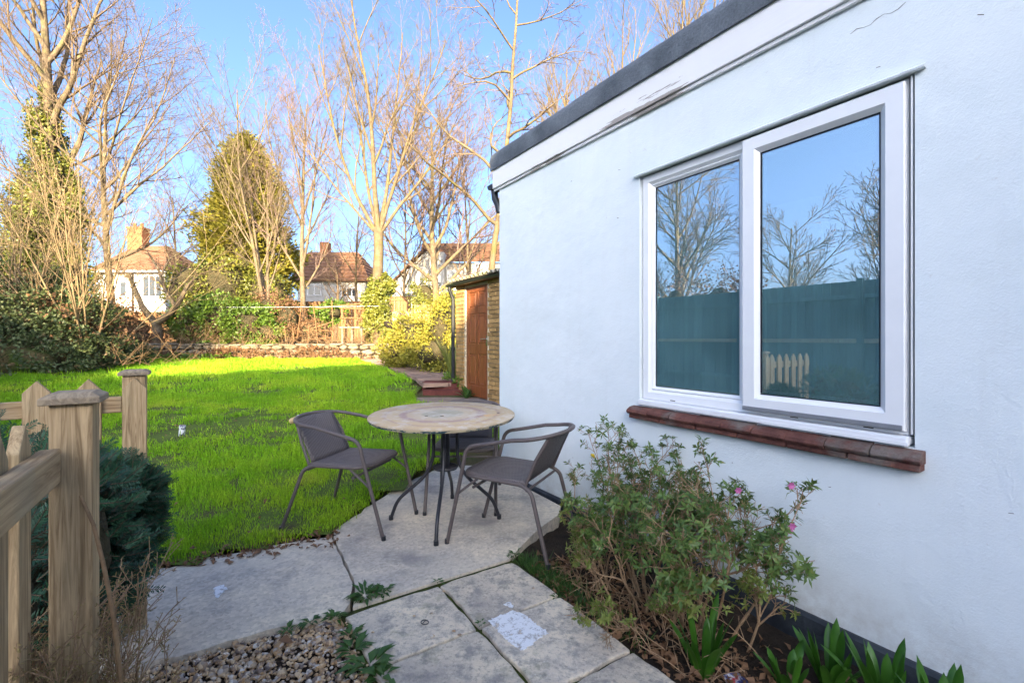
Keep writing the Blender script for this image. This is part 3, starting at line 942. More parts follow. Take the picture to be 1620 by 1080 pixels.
t = NT('flaking_edge_paint'); v = t.coord('obj', (6, 6, 14))
t.pbr(t.ramp(t.noise(v, 1.6, 5, .7), [(.42, (.44, .37, .24)), (.50, (.36, .32, .22)), (.54, (.03, .07, .085)), (.7, (.02, .03, .04))]), .7, 0, None, .3)
MAT['table_edge'] = t.m
MAT['black_metal'] = plain('chipped_black_metal', (.022, .022, .028), .42, .0, .5, .3, 30, .15)
t = NT('brown_powder_coat'); v = t.coord('pos')
t.pbr(t.mix(t.ramp(t.noise(v, 22, 5, .75), [(.60, 0.), (.75, .8)]), (.10, .082, .078), (.22, .185, .17)), .5, 0, t.bump(t.noise(v, 50, 4), .15, .002), .4)
MAT['chair_tube'] = t.m
t = NT('brown_woven_rattan'); v = t.coord('obj')
wa = t.n('TexWave', wave_type='BANDS', bands_direction='X'); wa.inputs['Scale'].default_value = 34; t.l(v, wa.inputs['Vector'])
wb = t.n('TexWave', wave_type='BANDS', bands_direction='Y'); wb.inputs['Scale'].default_value = 62; t.l(v, wb.inputs['Vector'])
wc = t.n('TexWave', wave_type='BANDS', bands_direction='Z'); wc.inputs['Scale'].default_value = 62; t.l(v, wc.inputs['Vector'])
ad = t.n('Math', operation='ADD'); t.l(wa.outputs['Fac'], ad.inputs[0]); t.l(wb.outputs['Fac'], ad.inputs[1])
ad2 = t.n('Math', operation='MULTIPLY_ADD'); t.l(wc.outputs['Fac'], ad2.inputs[0]); ad2.inputs[1].default_value = .5; t.l(ad.outputs[0], ad2.inputs[2])
t.pbr(t.ramp(ad2.outputs[0], [(.25, (.03, .026, .028)), (1., (.15, .128, .125))]), .55, 0, t.bump(ad2.outputs[0], .7, .003), .4)
MAT['weave'] = t.m

tab = thing('garden_table', 'round garden table with peeling painted ring pattern on black splayed legs', 'table', (TX, TY, 0))
TZ = .757
tl = Matrix.Rotation(R(1.5), 3, 'X')
TC = (TX - .02, TY, TZ)
top = MB().lathe([(.495, -.030), (.512, -.026), (.520, -.014), (.520, -.010)], TC, 64, tl)
MB().lathe([(.520, -.0095), (.520, -.004), (.514, 0.0), (.0005, .0008)], TC, 64, tl).build('table_top', MAT['table_top'], tab, smooth='auto', origin=Vector(TC))
ed = top.build('top_edge', MAT['table_edge'], tab, smooth='auto', origin=Vector(TC))
# two dark knots/holes in the paint
for (dx, dy, s_) in ((-.10, -.10, .013), (.01, -.10, .015), (.40, .02, .012)):
    MB().lathe([(s_, .0012), (s_ * .8, .0022)], (TC[0] + dx, TC[1] + dy, TZ + dy * .0175), 9, tl, 1.0, .8).build('scorch_mark', MAT['crack'], tab)
m = MB().lathe([(.032, 0), (.032, .37)], (TX, TY, TZ - .405), 16)
m.build('column', MAT['black_metal'], tab, smooth='auto')
m = MB(); m.tube([(TX + .085 * math.cos(a), TY + .085 * math.sin(a), .375) for a in np.linspace(0, 2 * math.pi, 25)[:-1]], .008, 8, closed=True)
m.lathe([(.05, .352), (.085, .362), (.085, .372), (.05, .376)], (TX, TY, 0), 24)
m.build('collar_ring', MAT['black_metal'], tab, smooth='auto')
def bez(pts, k=6):
    """round the corners of a polyline"""
    pts = [Vector(p) for p in pts]
    out = [pts[0]]
    for i in range(1, len(pts) - 1):
        a, b, c = pts[i - 1], pts[i], pts[i + 1]
        r_ = min((a - b).length, (c - b).length) * .42
        p0 = b + (a - b).normalized() * r_; p2 = b + (c - b).normalized() * r_
        for q in range(k + 1):
            f = q / k
            out.append(p0 * (1 - f) ** 2 + b * 2 * f * (1 - f) + p2 * f * f)
    out.append(pts[-1])
    return out
for (fx, fy) in ((-.868, 3.267), (-.478, 2.862), (-.093, 3.284), (-.485, 3.70)):
    d_ = Vector((fx - TX, fy - TY, 0)); r_ = d_.length; d_.normalize()
    c_ = Vector((TX, TY, 0))
    pts = [c_ + d_ * .085 + Vector((0, 0, TZ - .035)), c_ + d_ * .085 + Vector((0, 0, .36)), c_ + d_ * (r_ - .045) + Vector((0, 0, .14)), c_ + d_ * r_ + Vector((0, 0, .012))]
    m = MB().tube(bez(pts), .0125, 10)
    lg = m.build('leg', MAT['black_metal'], tab, smooth='auto')
    MB().lathe([(.016, 0), (.016, .03)], c_ + d_ * r_, 10).build('foot_cap', MAT['black_plastic'], lg)
m = MB()
for a in (0, math.pi / 2):
    m.box((TX, TY, TZ - .040), (.70, .03, .012), Matrix.Rotation(a + .3, 3, 'Z'))
m.build('top_bracket', MAT['black_metal'], tab)

# ---------------------------------------------------------------- woven armchairs (local: +x front, z up)
def make_chair(name, label, loc, ang, fw, rw, fx, rx, seat_z=.44):
    """fw/rw half foot widths front/rear, fx/rx front and rear foot distance from the chair's middle"""
    c = thing(name, label, 'chair', loc, 'woven bistro armchairs round the garden table')
    rot = Matrix.Rotation(ang, 4, 'Z')
    xf = Matrix.Translation(loc) @ rot
    tr_ = .0125
    # arm loop with the two front legs
    side = lambda s: [(fx, s * fw, .0), (fx - .13, s * .255, .50), (fx - .16, s * .262, .635), (fx - .30, s * .265, .665), (-.20, s * .262, .715)]
    back = []
    for q in range(13):
        a = math.pi / 2 + math.pi * q / 12
        back.append((-.215 + .175 * math.cos(a), .262 * math.sin(a), .715 + .030 * math.sin(math.pi * q / 12)))
    path = bez(side(1)[:-1] + [(-.12, .263, .703)]) + back + bez([(-.12, -.263, .705)] + side(-1)[:-1][::-1])
    MB(xf).tube(path, tr_, 10).build('arm_frame', MAT['chair_tube'], c, smooth='auto')
    # seat loop with the two rear legs
    sp = [(-rx, rw, 0), (-.235, .235, seat_z - .035), (-.17, .225, seat_z), (.19, .235, seat_z + .012), (.255, .15, seat_z + .014), (.255, -.15, seat_z + .014), (.19, -.235, seat_z + .012), (-.17, -.225, seat_z), (-.235, -.235, seat_z - .035), (-rx, -rw, 0)]
    MB(xf).tube(bez(sp, 5), tr_, 10).build('seat_frame', MAT['chair_tube'], c, smooth='auto')
    for s in (-1, 1):
        MB(xf).tube([(-.19, s * .222, seat_z - .005), (-.255, s * .222, .59), (-.325, s * .19, .724)], .010, 8).build('back_post', MAT['chair_tube'], c, smooth='auto')
        MB(xf).tube([(fx - .085, s * .245, .33), (.13, s * .232, seat_z - .002)], .008, 8).build('brace', MAT['chair_tube'], c, smooth='auto')
        MB(xf).lathe([(.0145, -.002), (.0145, .028)], (fx, s * fw, 0), 10).build('foot_cap', MAT['black_plastic'], c)
        MB(xf).lathe([(.0145, -.002), (.0145, .028)], (-rx, s * rw, 0), 10).build('foot_cap', MAT['black_plastic'], c)
    MB(xf).tube([(-.20, -.225, seat_z - .03), (-.20, .225, seat_z - .03)], .008, 8).build('cross_rail', MAT['chair_tube'], c, smooth='auto')
    MB(xf).tube([(.155, -.238, seat_z - .055), (.155, .238, seat_z - .055)], .009, 8).build('cross_rail', MAT['chair_tube'], c, smooth='auto')
    # woven seat and back, sagging sheets
    def sheet(fn, nu=10, nv=10):
        V = [fn(i / nu, j / nv) for i in range(nu + 1) for j in range(nv + 1)]
        F = [(i * (nv + 1) + j, (i + 1) * (nv + 1) + j, (i + 1) * (nv + 1) + j + 1, i * (nv + 1) + j + 1) for i in range(nu) for j in range(nv)]
        m = MB(xf); m.add(V, F); return m
    def seat(a, b):
        x = -.19 + .437 * a
        wy = .228 - .07 * max(0, (a - .80) / .2) ** 2
        return (x, (b * 2 - 1) * wy, seat_z + .012 - .018 * math.sin(math.pi * a) * math.sin(math.pi * b) + .01 * a)
    def bk(a, b):
        z = seat_z + .012 + (.285) * a
        cv = math.sin(math.pi * b)
        return (-.185 - .140 * a - .045 * cv * a, (b * 2 - 1) * (.205 - .012 * a), z)
    for nm, fn in (('seat', seat), ('backrest', bk)):
        o = sheet(fn).build(nm, MAT['weave'], c, smooth=True, origin=Vector(loc))
        # rotate weave coordinates with the chair
        md = o.modifiers.new('thickness', 'SOLIDIFY'); md.thickness = .010; md.offset = 0
    return c
make_chair('woven_armchair', 'brown woven armchair standing half on the lawn beside the table', (-1.13, 3.25, 0.0), math.atan2(-.2, .739), .228, .275, .375, .375)
make_chair('woven_armchair', 'brown woven armchair between the table and the white wall', (.005, 2.945, 0.0), math.atan2(.31, -.63), .235, .250, .350, .345)
make_chair('woven_armchair', 'brown woven armchair behind the table, its back to the lawn', (-.375, 3.69, -.002), R(-91), .262, .26, .345, .36)

# ---------------------------------------------------------------- picket fences
pk = {}
def picket(root, u_, n_, z0, z1, along_u, wdt=.075):
    key = round(z1 - z0, 3), wdt
    if key not in pk:
        h = z1 - z0; a = wdt / 2; d = .0095
        V = [(-a, -d, 0), (a, -d, 0), (a, -d, h - .05), (0, -d, h), (-a, -d, h - .05), (-a, d, 0), (a, d, 0), (a, d, h - .05), (0, d, h), (-a, d, h - .05)]
        m = MB(); m.add(V, [(0, 1, 2, 3, 4), (9, 8, 7, 6, 5), (0, 5, 6, 1), (1, 6, 7, 2), (2, 7, 8, 3), (3, 8, 9, 4), (4, 9, 5, 0)])
        pk[key] = m.mesh('picket'); pk[key].materials.append(MAT['fence_z'])
    o = bpy.data.objects.new('picket', pk[key]); COL.objects.link(o)
    o.parent = root; o.location = W(u_, n_, z0) - wloc(root)
    o.rotation_euler = (0, 0, ANG_U if along_u else ANG_U + math.pi / 2)
    b = o.modifiers.new('edge', 'BEVEL'); b.width = .0025; b.segments = 2
    return o
def obj_box(name, c, size, ang, mat, parent, bevel=.004):
    """box with its own rotated axes so that grain follows its length"""
    o = link_mesh(name, MB().box((0, 0, 0), size).mesh(name), mat, parent)
    o.location = Vector(c) - wloc(parent); o.rotation_euler = (0, 0, ang)
    if bevel:
        b = o.modifiers.new('edge', 'BEVEL'); b.width = bevel; b.segments = 2
    return o
def post(root, u_, n_, h, s):
    obj_box('post', W(u_, n_, h / 2 - .03), (s, s, h - .06 + .06), ANG_U, MAT['fence_z'], root, .003)
    m = MB(); e = s / 2 + .014
    V = [(-e, -e, 0), (e, -e, 0), (e, e, 0), (-e, e, 0), (-e, -e, .014), (e, -e, .014), (e, e, .014), (-e, e, .014), (-e + .016, -e + .016, .024), (e - .016, -e + .016, .024), (e - .016, e - .016, .024), (-e + .016, e - .016, .024)]
    m.add(V, [(3, 2, 1, 0)] + [(a, (a + 1) % 4, 4 + (a + 1) % 4, 4 + a) for a in range(4)] + [(4 + a, 4 + (a + 1) % 4, 8 + (a + 1) % 4, 8 + a) for a in range(4)] + [(8, 9, 10, 11)])
    o = link_mesh('post_cap', m.mesh('post_cap'), MAT['cap_wood'], root)
    o.location = W(u_, n_, h - .03) - wloc(root); o.rotation_euler = (0, 0, ANG_U)
    b = o.modifiers.new('edge', 'BEVEL'); b.width = .002; b.segments = 2
f1 = thing('picket_fence', 'low pine picket fence ending in the large near capped post', 'fence', W(.4, -.30, 0))
post(f1, 1.363, -.256, 1.19, .070)
obj_box('rail', W(.30, -.285, 1.035), (2.025, .034, .072), ANG_U, MAT['fence_x'], f1)
obj_box('rail', W(.30, -.285, .36), (2.025, .034, .072), ANG_U, MAT['fence_x'], f1)
for k in range(13):
    picket(f1, 1.24 - .118 * k, -.312, .06, 1.135, True, .066)
f2 = thing('picket_fence', 'low pine picket fence running behind the bush from the far post', 'fence', W(2.65, -.9, 0))
post(f2, 2.655, -.300, 1.165, .080)
obj_box('rail', W(2.665, -.845, 1.005), (1.0, .034, .070), ANG_U + math.pi / 2, MAT['fence_x'], f2)
obj_box('rail', W(2.665, -.845, .36), (1.0, .034, .070), ANG_U + math.pi / 2, MAT['fence_x'], f2)
for k in range(7):
    picket(f2, 2.638 - (.03 if k == 0 else 0), -.295 - .158 * k, .06, 1.125, False, .084)

# ---------------------------------------------------------------- boundary fence of stained boards (seen in the glass)
bf = thing('boundary_fence', 'tall dark stained board fence along the garden boundary', 'fence', W(7, -5.6, 0))
bme_ = MB().box((0, 0, 1.2), (.168, .018, 2.4)).mesh('board'); bme_.materials.append(MAT['stained_board'])
for k in range(120):
    u_ = -1.2 + .15 * k
    p = W(u_, -5.60 + .008 * (k % 2), 0)
    o = bpy.data.objects.new('board', bme_); COL.objects.link(o); o.parent = bf
    o.location = W(u_, -5.60 + .010 * (k % 2), max(0, terr(p.x, p.y) * .6) + .0) - wloc(bf)
    o.rotation_euler = (0, R(.4) * math.sin(k * 2.3), ANG_U)
for k in range(8):
    u_ = -1.2 + 2.4 * k
    p = W(u_, -5.5, 0); z_ = max(0, terr(p.x, p.y) * .6)
    obj_box('post', W(u_, -5.53, 1.22 + z_), (.10, .10, 2.44), ANG_U, MAT['stained_board'], bf)
    for zz_ in (.4, 1.25, 2.1):
        obj_box('rail', W(u_ + 1.2, -5.56, zz_ + z_), (2.29, .05, .08), ANG_U, MAT['grey_wood'] if zz_ == 1.25 else MAT['stained_board'], bf)

# ---------------------------------------------------------------- unseen houses behind the eye, ridges shaped to throw the long shade
MAT['unseen_house_roof'] = rough_mat('unseen_house_roof_brown', (.13, .065, .04), (.20, .10, .06), 5, .9, .5, 20, .02)
MAT['unseen_house_wall'] = rough_mat('unseen_house_bounce_white', (.74, .73, .70), (.82, .81, .78), 7, .9, .4, 40, .01)  # white chosen to bounce light back into the garden
RIDGE_U, RIDGE_Z = -16.0, 8.81
def house_row(ridge, label):
    n0, n1 = ridge[0][0], ridge[-1][0]
    b = thing('added_unseen_house', label, 'house', W(-16, (n0 + n1) / 2, 0))
    MB().hbox(-20.6, -11.6, n0 + .05, n1 - .05, -.2, 5.3).build('wall', MAT['unseen_house_wall'], b)
    m = MB(); k = len(ridge)
    V = []
    for n_, z_ in ridge:
        V += [W(-11.2, n_, 5.2), W(RIDGE_U, n_, z_), W(-21, n_, 5.2)]
    F = [(0, 1, 2), (3 * k - 1, 3 * k - 2, 3 * k - 3)]
    for i in range(k - 1):
        for q in range(3):
            F.append((3 * i + q, 3 * i + 3 + q, 3 * i + 3 + (q + 1) % 3, 3 * i + (q + 1) % 3))
    m.add(V, F)
    m.build('roof', MAT['unseen_house_roof'], b)
house_row([(-8.64, RIDGE_Z), (12, RIDGE_Z)], 'added unseen white house behind the viewer, its ridge shaped to throw the long shade')
house_row([(-44, 8.5), (-17.2, 8.63), (-12.5, 9.05), (-11, 8.9), (-9.9, 8.35), (-8.70, 8.2)], 'long row of neighbouring houses whose roofs shade the lawn')
# ---------------------------------------------------------------- path, steps, retaining wall
path = bpy.data.objects.new('garden_path', None); COL.objects.link(path); tag(path, kind='structure')
PC = [(-1.30, 8.95), (-1.62, 9.9), (-2.25, 11.3), (-3.2, 13.2), (-4.3, 15.2), (-5.2, 17.2)]
pr_ = random.Random(21)
rows = 15
for i in range(rows):
    f = i / (rows - 1) * (len(PC) - 1)
    a = min(int(f), len(PC) - 2); g = f - a
    cx = PC[a][0] + (PC[a + 1][0] - PC[a][0]) * g; cy = PC[a][1] + (PC[a + 1][1] - PC[a][1]) * g
    dx, dy = PC[a + 1][0] - PC[a][0], PC[a + 1][1] - PC[a][1]
    an = math.atan2(dy, dx) - math.pi / 2
    for s in (-1, 1):
        off = Vector((math.cos(an), math.sin(an), 0)) * .245 * s
        z_ = max(.455 + .004 * i, terr(cx, cy) + .03) + pr_.uniform(-.008, .008)
        o = link_mesh('paver', MB().box((0, 0, 0), (.475, .60, .07)).mesh('paver'), MAT['path_stone'], path)
        o.location = Vector((cx, cy, z_ - .035)) + off
        o.rotation_euler = (0, 0, an + pr_.uniform(-.03, .03))
steps = bpy.data.objects.new('garden_steps', None); COL.objects.link(steps); tag(steps, kind='structure')
MB().box((-1.17, 8.64, .245), (.98, .34, .17)).build('step', MAT['red_step'], steps, bevel=.008)
MB().box((-1.24, 8.86, .38), (.95, .36, .17)).build('step', MAT['red_step'], steps, bevel=.008)
MB().prism([(-1.75, 4.9), (.3, 4.9), (.9, 8.3), (-.5, 8.5), (-1.75, 8.47)], .0, .165).v
# gravelly strip in front of the outhouse
o = MB().prism([(-1.9, 7.6), (-.6, 7.0), (.2, 6.6), (.4, 7.6), (-.75, 8.47), (-1.72, 8.5)], .0, .225).build('gravel_strip', rough_mat('worn_gravel', (.22, .17, .14), (.36, .29, .23), 9, .95, .9, 60, .02))
tag(o, kind='structure')
# dry-stone retaining wall
rw = thing('retaining_wall', 'low rubble stone wall holding up the terrace behind the lawn', 'wall', (-9.5, 17.45, .45))
wr = random.Random(31)
MB().box((-9.6, 17.55, .72), (10.2, .2, .54)).build('wall_core', MAT['soil'], rw)
smesh = []
for k in range(6):
    m = MB()
    ph = [(math.cos(a) * wr.uniform(.42, .52), math.sin(a) * wr.uniform(.40, .52)) for a in np.linspace(0, 2 * math.pi, 9)[:-1]]
    V = [(x, -.12, z) for x, z in ph] + [(x * .82, -.2, z * .8) for x, z in ph] + [(x, .12, z) for x, z in ph]
    n8 = 8
    m.add(V, [tuple(range(8, 16))] + [(i, (i + 1) % 8, 8 + (i + 1) % 8, 8 + i) for i in range(8)][::1] + [(16 + i, 16 + (i + 1) % 8, (i + 1) % 8, i) for i in range(8)])
    me = m.mesh('stone'); me.materials.append(MAT['wall_stone']); smesh.append(me)
for row in range(3):
    x = -14.6 + wr.uniform(0, .2)
    while x < -4.7:
        w_ = wr.uniform(.26, .62)
        o = bpy.data.objects.new('stone', wr.choice(smesh)); COL.objects.link(o); o.parent = rw
        o.location = Vector((x + w_ / 2, 17.46 + wr.uniform(-.04, .03), .50 + row * .185 + .09)) - wloc(rw)
        o.scale = (w_ * 1.02, .55, .195)
        o.rotation_euler = (0, R(wr.uniform(-5, 5)), 0)
        x += w_
for k in range(16):                             # coping
    w_ = .66
    o = bpy.data.objects.new('stone', smesh[k % 6]); COL.objects.link(o); o.parent = rw
    o.location = Vector((-14.4 + k * .64, 17.50, 1.055 + wr.uniform(-.015, .02))) - wloc(rw)
    o.scale = (w_, 1.0, .09)
    o.rotation_euler = (0, R(wr.uniform(-3, 3)), R(wr.uniform(-4, 4)))

# ---------------------------------------------------------------- lawn
t = NT('grass_blades'); v = t.coord('pos')
col = t.ramp(t.noise(v, .9, 4, .65), [(.30, (.14, .31, .017)), (.48, (.23, .44, .02)), (.62, (.35, .51, .03)), (.74, (.47, .48, .08))])
col = t.mix(.8, col, t.ramp(t.noise(v, 45, 2, .6), [(.3, .6), (.7, 1.55)]), 'MULTIPLY')
col = t.mix(t.ramp(t.noise(v, 7, 4, .7), [(.58, 0.), (.70, .6)]), col, (.17, .20, .07))
b_ = t.n('BsdfPrincipled'); t.l(col, b_.inputs['Base Color']); b_.inputs['Roughness'].default_value = .55; b_.inputs['Specular IOR Level'].default_value = .15
tr_ = t.n('BsdfTranslucent'); t.l(col, tr_.inputs['Color']); mx_ = t.n('MixShader'); mx_.inputs[0].default_value = .35
t.l(b_.outputs[0], mx_.inputs[1]); t.l(tr_.outputs[0], mx_.inputs[2]); t.l(mx_.outputs[0], t.out.inputs['Surface'])
MAT['grass'] = t.m
MAT['grass_old'] = leaf_mat('grass_blades', (.15, .31, .008), (.25, .44, .012), 1.6, .35, .55, (.34, .42, .03), .15)
def in_poly(X, Y, poly):
    c = np.zeros(len(X), bool)
    k = len(poly)
    for i in range(k):
        x0, y0 = poly[i][0], poly[i][1]; x1, y1 = poly[(i + 1) % k][0], poly[(i + 1) % k][1]
        cond = ((y0 > Y) != (y1 > Y)) & (X < (x1 - x0) * (Y - y0) / ((y1 - y0) if abs(y1 - y0) > 1e-9 else 1e-9) + x0)
        c ^= cond
    return c
edge_xy = [(p[0], p[1]) for p in EDGE]
LAWN = [edge_xy[0]] + edge_xy[1:] + [(-5.6, 2.0), (-9.5, 5.2), (-11.6, 9.8), (-13.6, 13.8), (-14.5, 17.3), (-5.9, 17.3), (-4.9, 15.2), (-3.8, 13.2), (-2.85, 11.3), (-2.2, 9.9), (-1.85, 8.9), (-1.8, 8.3), (-1.6, 7.7), (-.6, 7.05), (.4, 6.5), (1.2, 5.2)]
def lawn_ground():
    poly = [Vector((x, y, 0)) for x, y in LAWN]
    # turf as a fine grid clipped to the lawn outline
    xs = np.arange(-15, 2.2, .3); ys = np.arange(1.6, 17.6, .2)
    XX, YY = np.meshgrid(xs, ys)
    ok = in_poly((XX + .15).ravel(), (YY + .1).ravel(), LAWN).reshape(XX.shape)
    idx = {}; V = []; F = []
    def vid(i, j):
        if (i, j) not in idx:
            idx[(i, j)] = len(V)
            x, y = xs[j], ys[i]
            V.append((x, y, terr(x, y) + .008 + .03 * mnoise.noise((x * .9, y * .9, 2)) * min(1, max(0, (y - 3.2) / 2))))
        return idx[(i, j)]
    for i in range(len(ys) - 1):
        for j in range(len(xs) - 1):
            if ok[i, j]:
                F.append((vid(i, j), vid(i, j + 1), vid(i + 1, j + 1), vid(i + 1, j)))
    o = np_obj('lawn', np.array(V), np.array(F), MAT['turf'], None, True)
    tag(o, kind='structure')
lawn_ground()
def grass():
    parts = []
    for (y0, y1, dens, hmin, hmax, wd) in ((2.0, 4.6, 7800, .025, .085, .0042), (4.6, 8.5, 3100, .035, .11, .0075), (8.5, 17.35, 1150, .05, .13, .013)):
        xa, xb = -15, 1.3
        if y1 < 5: xa = -6.2
        elif y1 < 9: xa = -11
        k = int((xb - xa) * (y1 - y0) * dens)
        X = RNG.uniform(xa, xb, k); Y = RNG.uniform(y0, y1, k)
        ok = in_poly(X + RNG.normal(0, .02, k), Y + RNG.normal(0, .02, k), LAWN)
        ok &= X / Y > -1.25                       # a little beyond the picture's edge
        def vn(sc_, sd):
            gx, gy = X * sc_ + 100, Y * sc_ + 100
            tb = np.random.default_rng(sd).random((512, 512))
            ix, iy = gx.astype(int), gy.astype(int); fx, fy = gx - ix, gy - iy
            fx, fy = fx * fx * (3 - 2 * fx), fy * fy * (3 - 2 * fy)
            g_ = lambda a_, b_: tb[a_ % 512, b_ % 512]
            return (g_(ix, iy) * (1 - fx) + g_(ix + 1, iy) * fx) * (1 - fy) + (g_(ix, iy + 1) * (1 - fx) + g_(ix + 1, iy + 1) * fx) * fy
        cl = .6 * vn(4.5, 1) + .4 * vn(1.4, 2)
        ok &= RNG.random(k) < np.clip((cl - .22) * 3.2, .12, 1)
        # worn patches
        pn = np.sin(X * 2.1 + 1.3 * np.sin(Y * 1.7)) * np.sin(Y * 2.6 + X * .8)
        wear = np.exp(-(((X + 4.0) / .8) ** 2 + ((Y - 5.9) / .7) ** 2))
        bare = np.sin(X * 1.9 + 2.1 * np.sin(Y * 1.1 + .5)) * np.sin(Y * 2.3 + 1.6 * np.sin(X * 1.4)) + .5 * np.sin(X * 6.7 + Y * 3.1) * np.sin(Y * 7.9 - X * 2.2)
        near = np.clip((8.5 - Y) / 3.5, 0, 1)
        wear = np.maximum(wear, np.clip((bare - .62) * 2.2, 0, .8) * near)
        ok &= RNG.random(k) > wear * .85
        X, Y, pn, wear, cl = X[ok], Y[ok], pn[ok], wear[ok], cl[ok]
        k = len(X)
        pn2 = np.sin(X * 5.3 + 2 * np.sin(Y * 4.1)) * np.sin(Y * 6.1 + 1.7 * np.sin(X * 3.3))
        h = RNG.uniform(hmin, hmax, k) * (.35 + 1.9 * np.clip(cl - .2, 0, 1) ** 1.2 + .25 * pn2) * (1 - .5 * wear)
        tall = RNG.random(k) < .03
        h = np.where(tall, h * 1.7, h)
        a = RNG.uniform(0, 6.283, k); lean = np.abs(RNG.normal(.35 if y0 < 8 else .15, .3 if y0 < 8 else .2, k))
        a2 = RNG.uniform(0, 6.283, k)
        dx, dy = np.cos(a2), np.sin(a2)
        Z = terr_np(Y) + .005
        b = np.stack([X, Y, Z], 1)
        s = np.stack([-np.sin(a), np.cos(a), np.zeros(k)], 1) * (wd * RNG.uniform(.7, 1.3, k) / 2)[:, None]
        mid = b + np.stack([dx * lean * h * .35, dy * lean * h * .35, h * .6], 1)
        tip = b + np.stack([dx * lean * h * 1.1, dy * lean * h * 1.1, h * (1 - .25 * np.minimum(lean, 1))], 1)
        V = np.stack([b - s, b + s, mid + s * .8, mid - s * .8, tip], 1).reshape(-1, 3)
        i = np.arange(k)[:, None] * 5
        F = np.concatenate([i + np.array([[0, 1, 2]]), i + np.array([[0, 2, 3]]), i + np.array([[3, 2, 4]])])
        parts.append((V, F))
    V, F = merge(parts)
    o = np_obj('grass', V, F, MAT['grass'])
    tag(o, 'long soft green grass of the back lawn', 'grass', kind='stuff')
grass()

# ---------------------------------------------------------------- bare trees
def grow(p, d, L, r, lev, prm, trunk, twigs, tips, rr):
    k = max(3 if lev < 3 else 2, int(L / prm['seg'][min(lev, len(prm['seg']) - 1)]))
    step = L / k
    tip_r = prm['tip'] if lev >= prm['max'] else max(r * prm.get('taper', .35), prm['tip'])
    pts = [(p.copy(), r)]
    d = d.copy()
    for i in range(k):
        f = (i + 1) / k
        wv_ = prm['wig'] * (1 if lev else prm.get('twig0', .35))
        d = d + Vector((rr.gauss(0, wv_), rr.gauss(0, wv_), rr.gauss(0, wv_) + prm['up'] * (1 if lev else .4)))
        d.normalize()
        p = p + d * step
        pts.append((p.copy(), r + (tip_r - r) * f ** .9))
    (trunk if lev <= prm.get('tl', 1) else twigs).append(pts)
    if lev >= prm['max']:
        tips.append((p, d))
        return
    nc = prm['n'][lev]
    nc = max(1, int(nc * rr.uniform(.8, 1.25)))
    t0 = prm['t0'][lev]
    for c in range(nc):
        f = t0 + (1 - t0) * (c + rr.random()) / nc
        x = min(f, .999) * k
        i = int(x); g = x - i
        q = pts[i][0].lerp(pts[i + 1][0], g); rq = pts[i][1] + (pts[i + 1][1] - pts[i][1]) * g
        dd = (pts[i + 1][0] - pts[i][0]).normalized()
        ax = dd.orthogonal().normalized(); ax.rotate(Matrix.Rotation(c * 2.4 + rr.uniform(-.6, .6), 3, dd))
        ang = prm['ang'][lev] * rr.uniform(.7, 1.3)
        nd = (dd * math.cos(ang) + ax * math.sin(ang)).normalized()
        nl = L * prm['len'][lev] * rr.uniform(.65, 1.2) * (1.15 - .55 * f)
        if nl < prm.get('minl', .12): continue
        grow(q, nd, nl, min(rq * .72, r * prm.get('rr', .5)), lev + 1, prm, trunk, twigs, tips, rr)
    if lev < 2 or rr.random() < .5:
        tips.append((p, d))
def polys_to_segs(lst):
    return [(a[0], b[0], a[1], b[1]) for pts in lst for a, b in zip(pts[:-1], pts[1:])]
def bare_tree(label, base, h, r, prm, seed, mat='bark', mat2=None, lean=(0, 0), stems=1, group='bare trees beyond the lawn', spread=.25, name='bare_tree'):
    rr = random.Random(seed)
    root = thing(name, label, 'tree', base, group)
    trunk, twigs, tips = [], [], []
    for s in range(stems):
        d = Vector((lean[0] + (rr.uniform(-spread, spread) if stems > 1 else 0), lean[1] + (rr.uniform(-spread, spread) if stems > 1 else 0), 1)).normalized()
        b = Vector(base) + (Vector((rr.uniform(-.15, .15), rr.uniform(-.15, .15), -.1)) if stems > 1 else Vector((0, 0, -.1)))
        grow(b, d, h * (rr.uniform(.75, 1.05) if stems > 1 else 1), r * (rr.uniform(.7, 1) if stems > 1 else 1), 0, prm, trunk, twigs, tips, rr)
    m = MB()
    for pts in trunk:
        m.tube([q[0] for q in pts], [q[1] for q in pts], 9 if pts[0][1] > .08 else 6, cap=False)
    m.build('trunk', MAT[mat], root, smooth=True)
    if twigs:
        V, F = seg_mesh(polys_to_segs(twigs), 3)
        np_obj('crown', V, F, MAT[mat2 or mat], root, True)
    return root, trunk, twigs, tips
T_FAN = dict(seg=[.6, .5, .4, .3, .25], tip=.006, wig=.07, up=.06, max=4, n=[13, 9, 8, 5], t0=[.22, .2, .15, .15], ang=[.62, .55, .6, .6], len=[.52, .46, .42, .42], rr=.45, taper=.2, tl=1)
T_UP = dict(T_FAN, n=[14, 9, 8, 5], ang=[.42, .42, .5, .6], len=[.50, .45, .42, .42], up=.09, t0=[.20, .15, .15, .15])
T_WIDE = dict(T_FAN, n=[14, 10, 8, 5], ang=[.95, .65, .6, .6], len=[.50, .48, .45, .42], up=.05)
T_CROOK = dict(T_FAN, wig=.16, n=[10, 6, 5, 3], ang=[.8, .8, .8, .8], len=[.45, .45, .4, .4], up=.03, seg=[.45, .3, .22, .18, .15])
def base_at(px, Y):
    X = (px - 810) / 720 * Y
    return Vector((X, Y, terr(X, Y)))
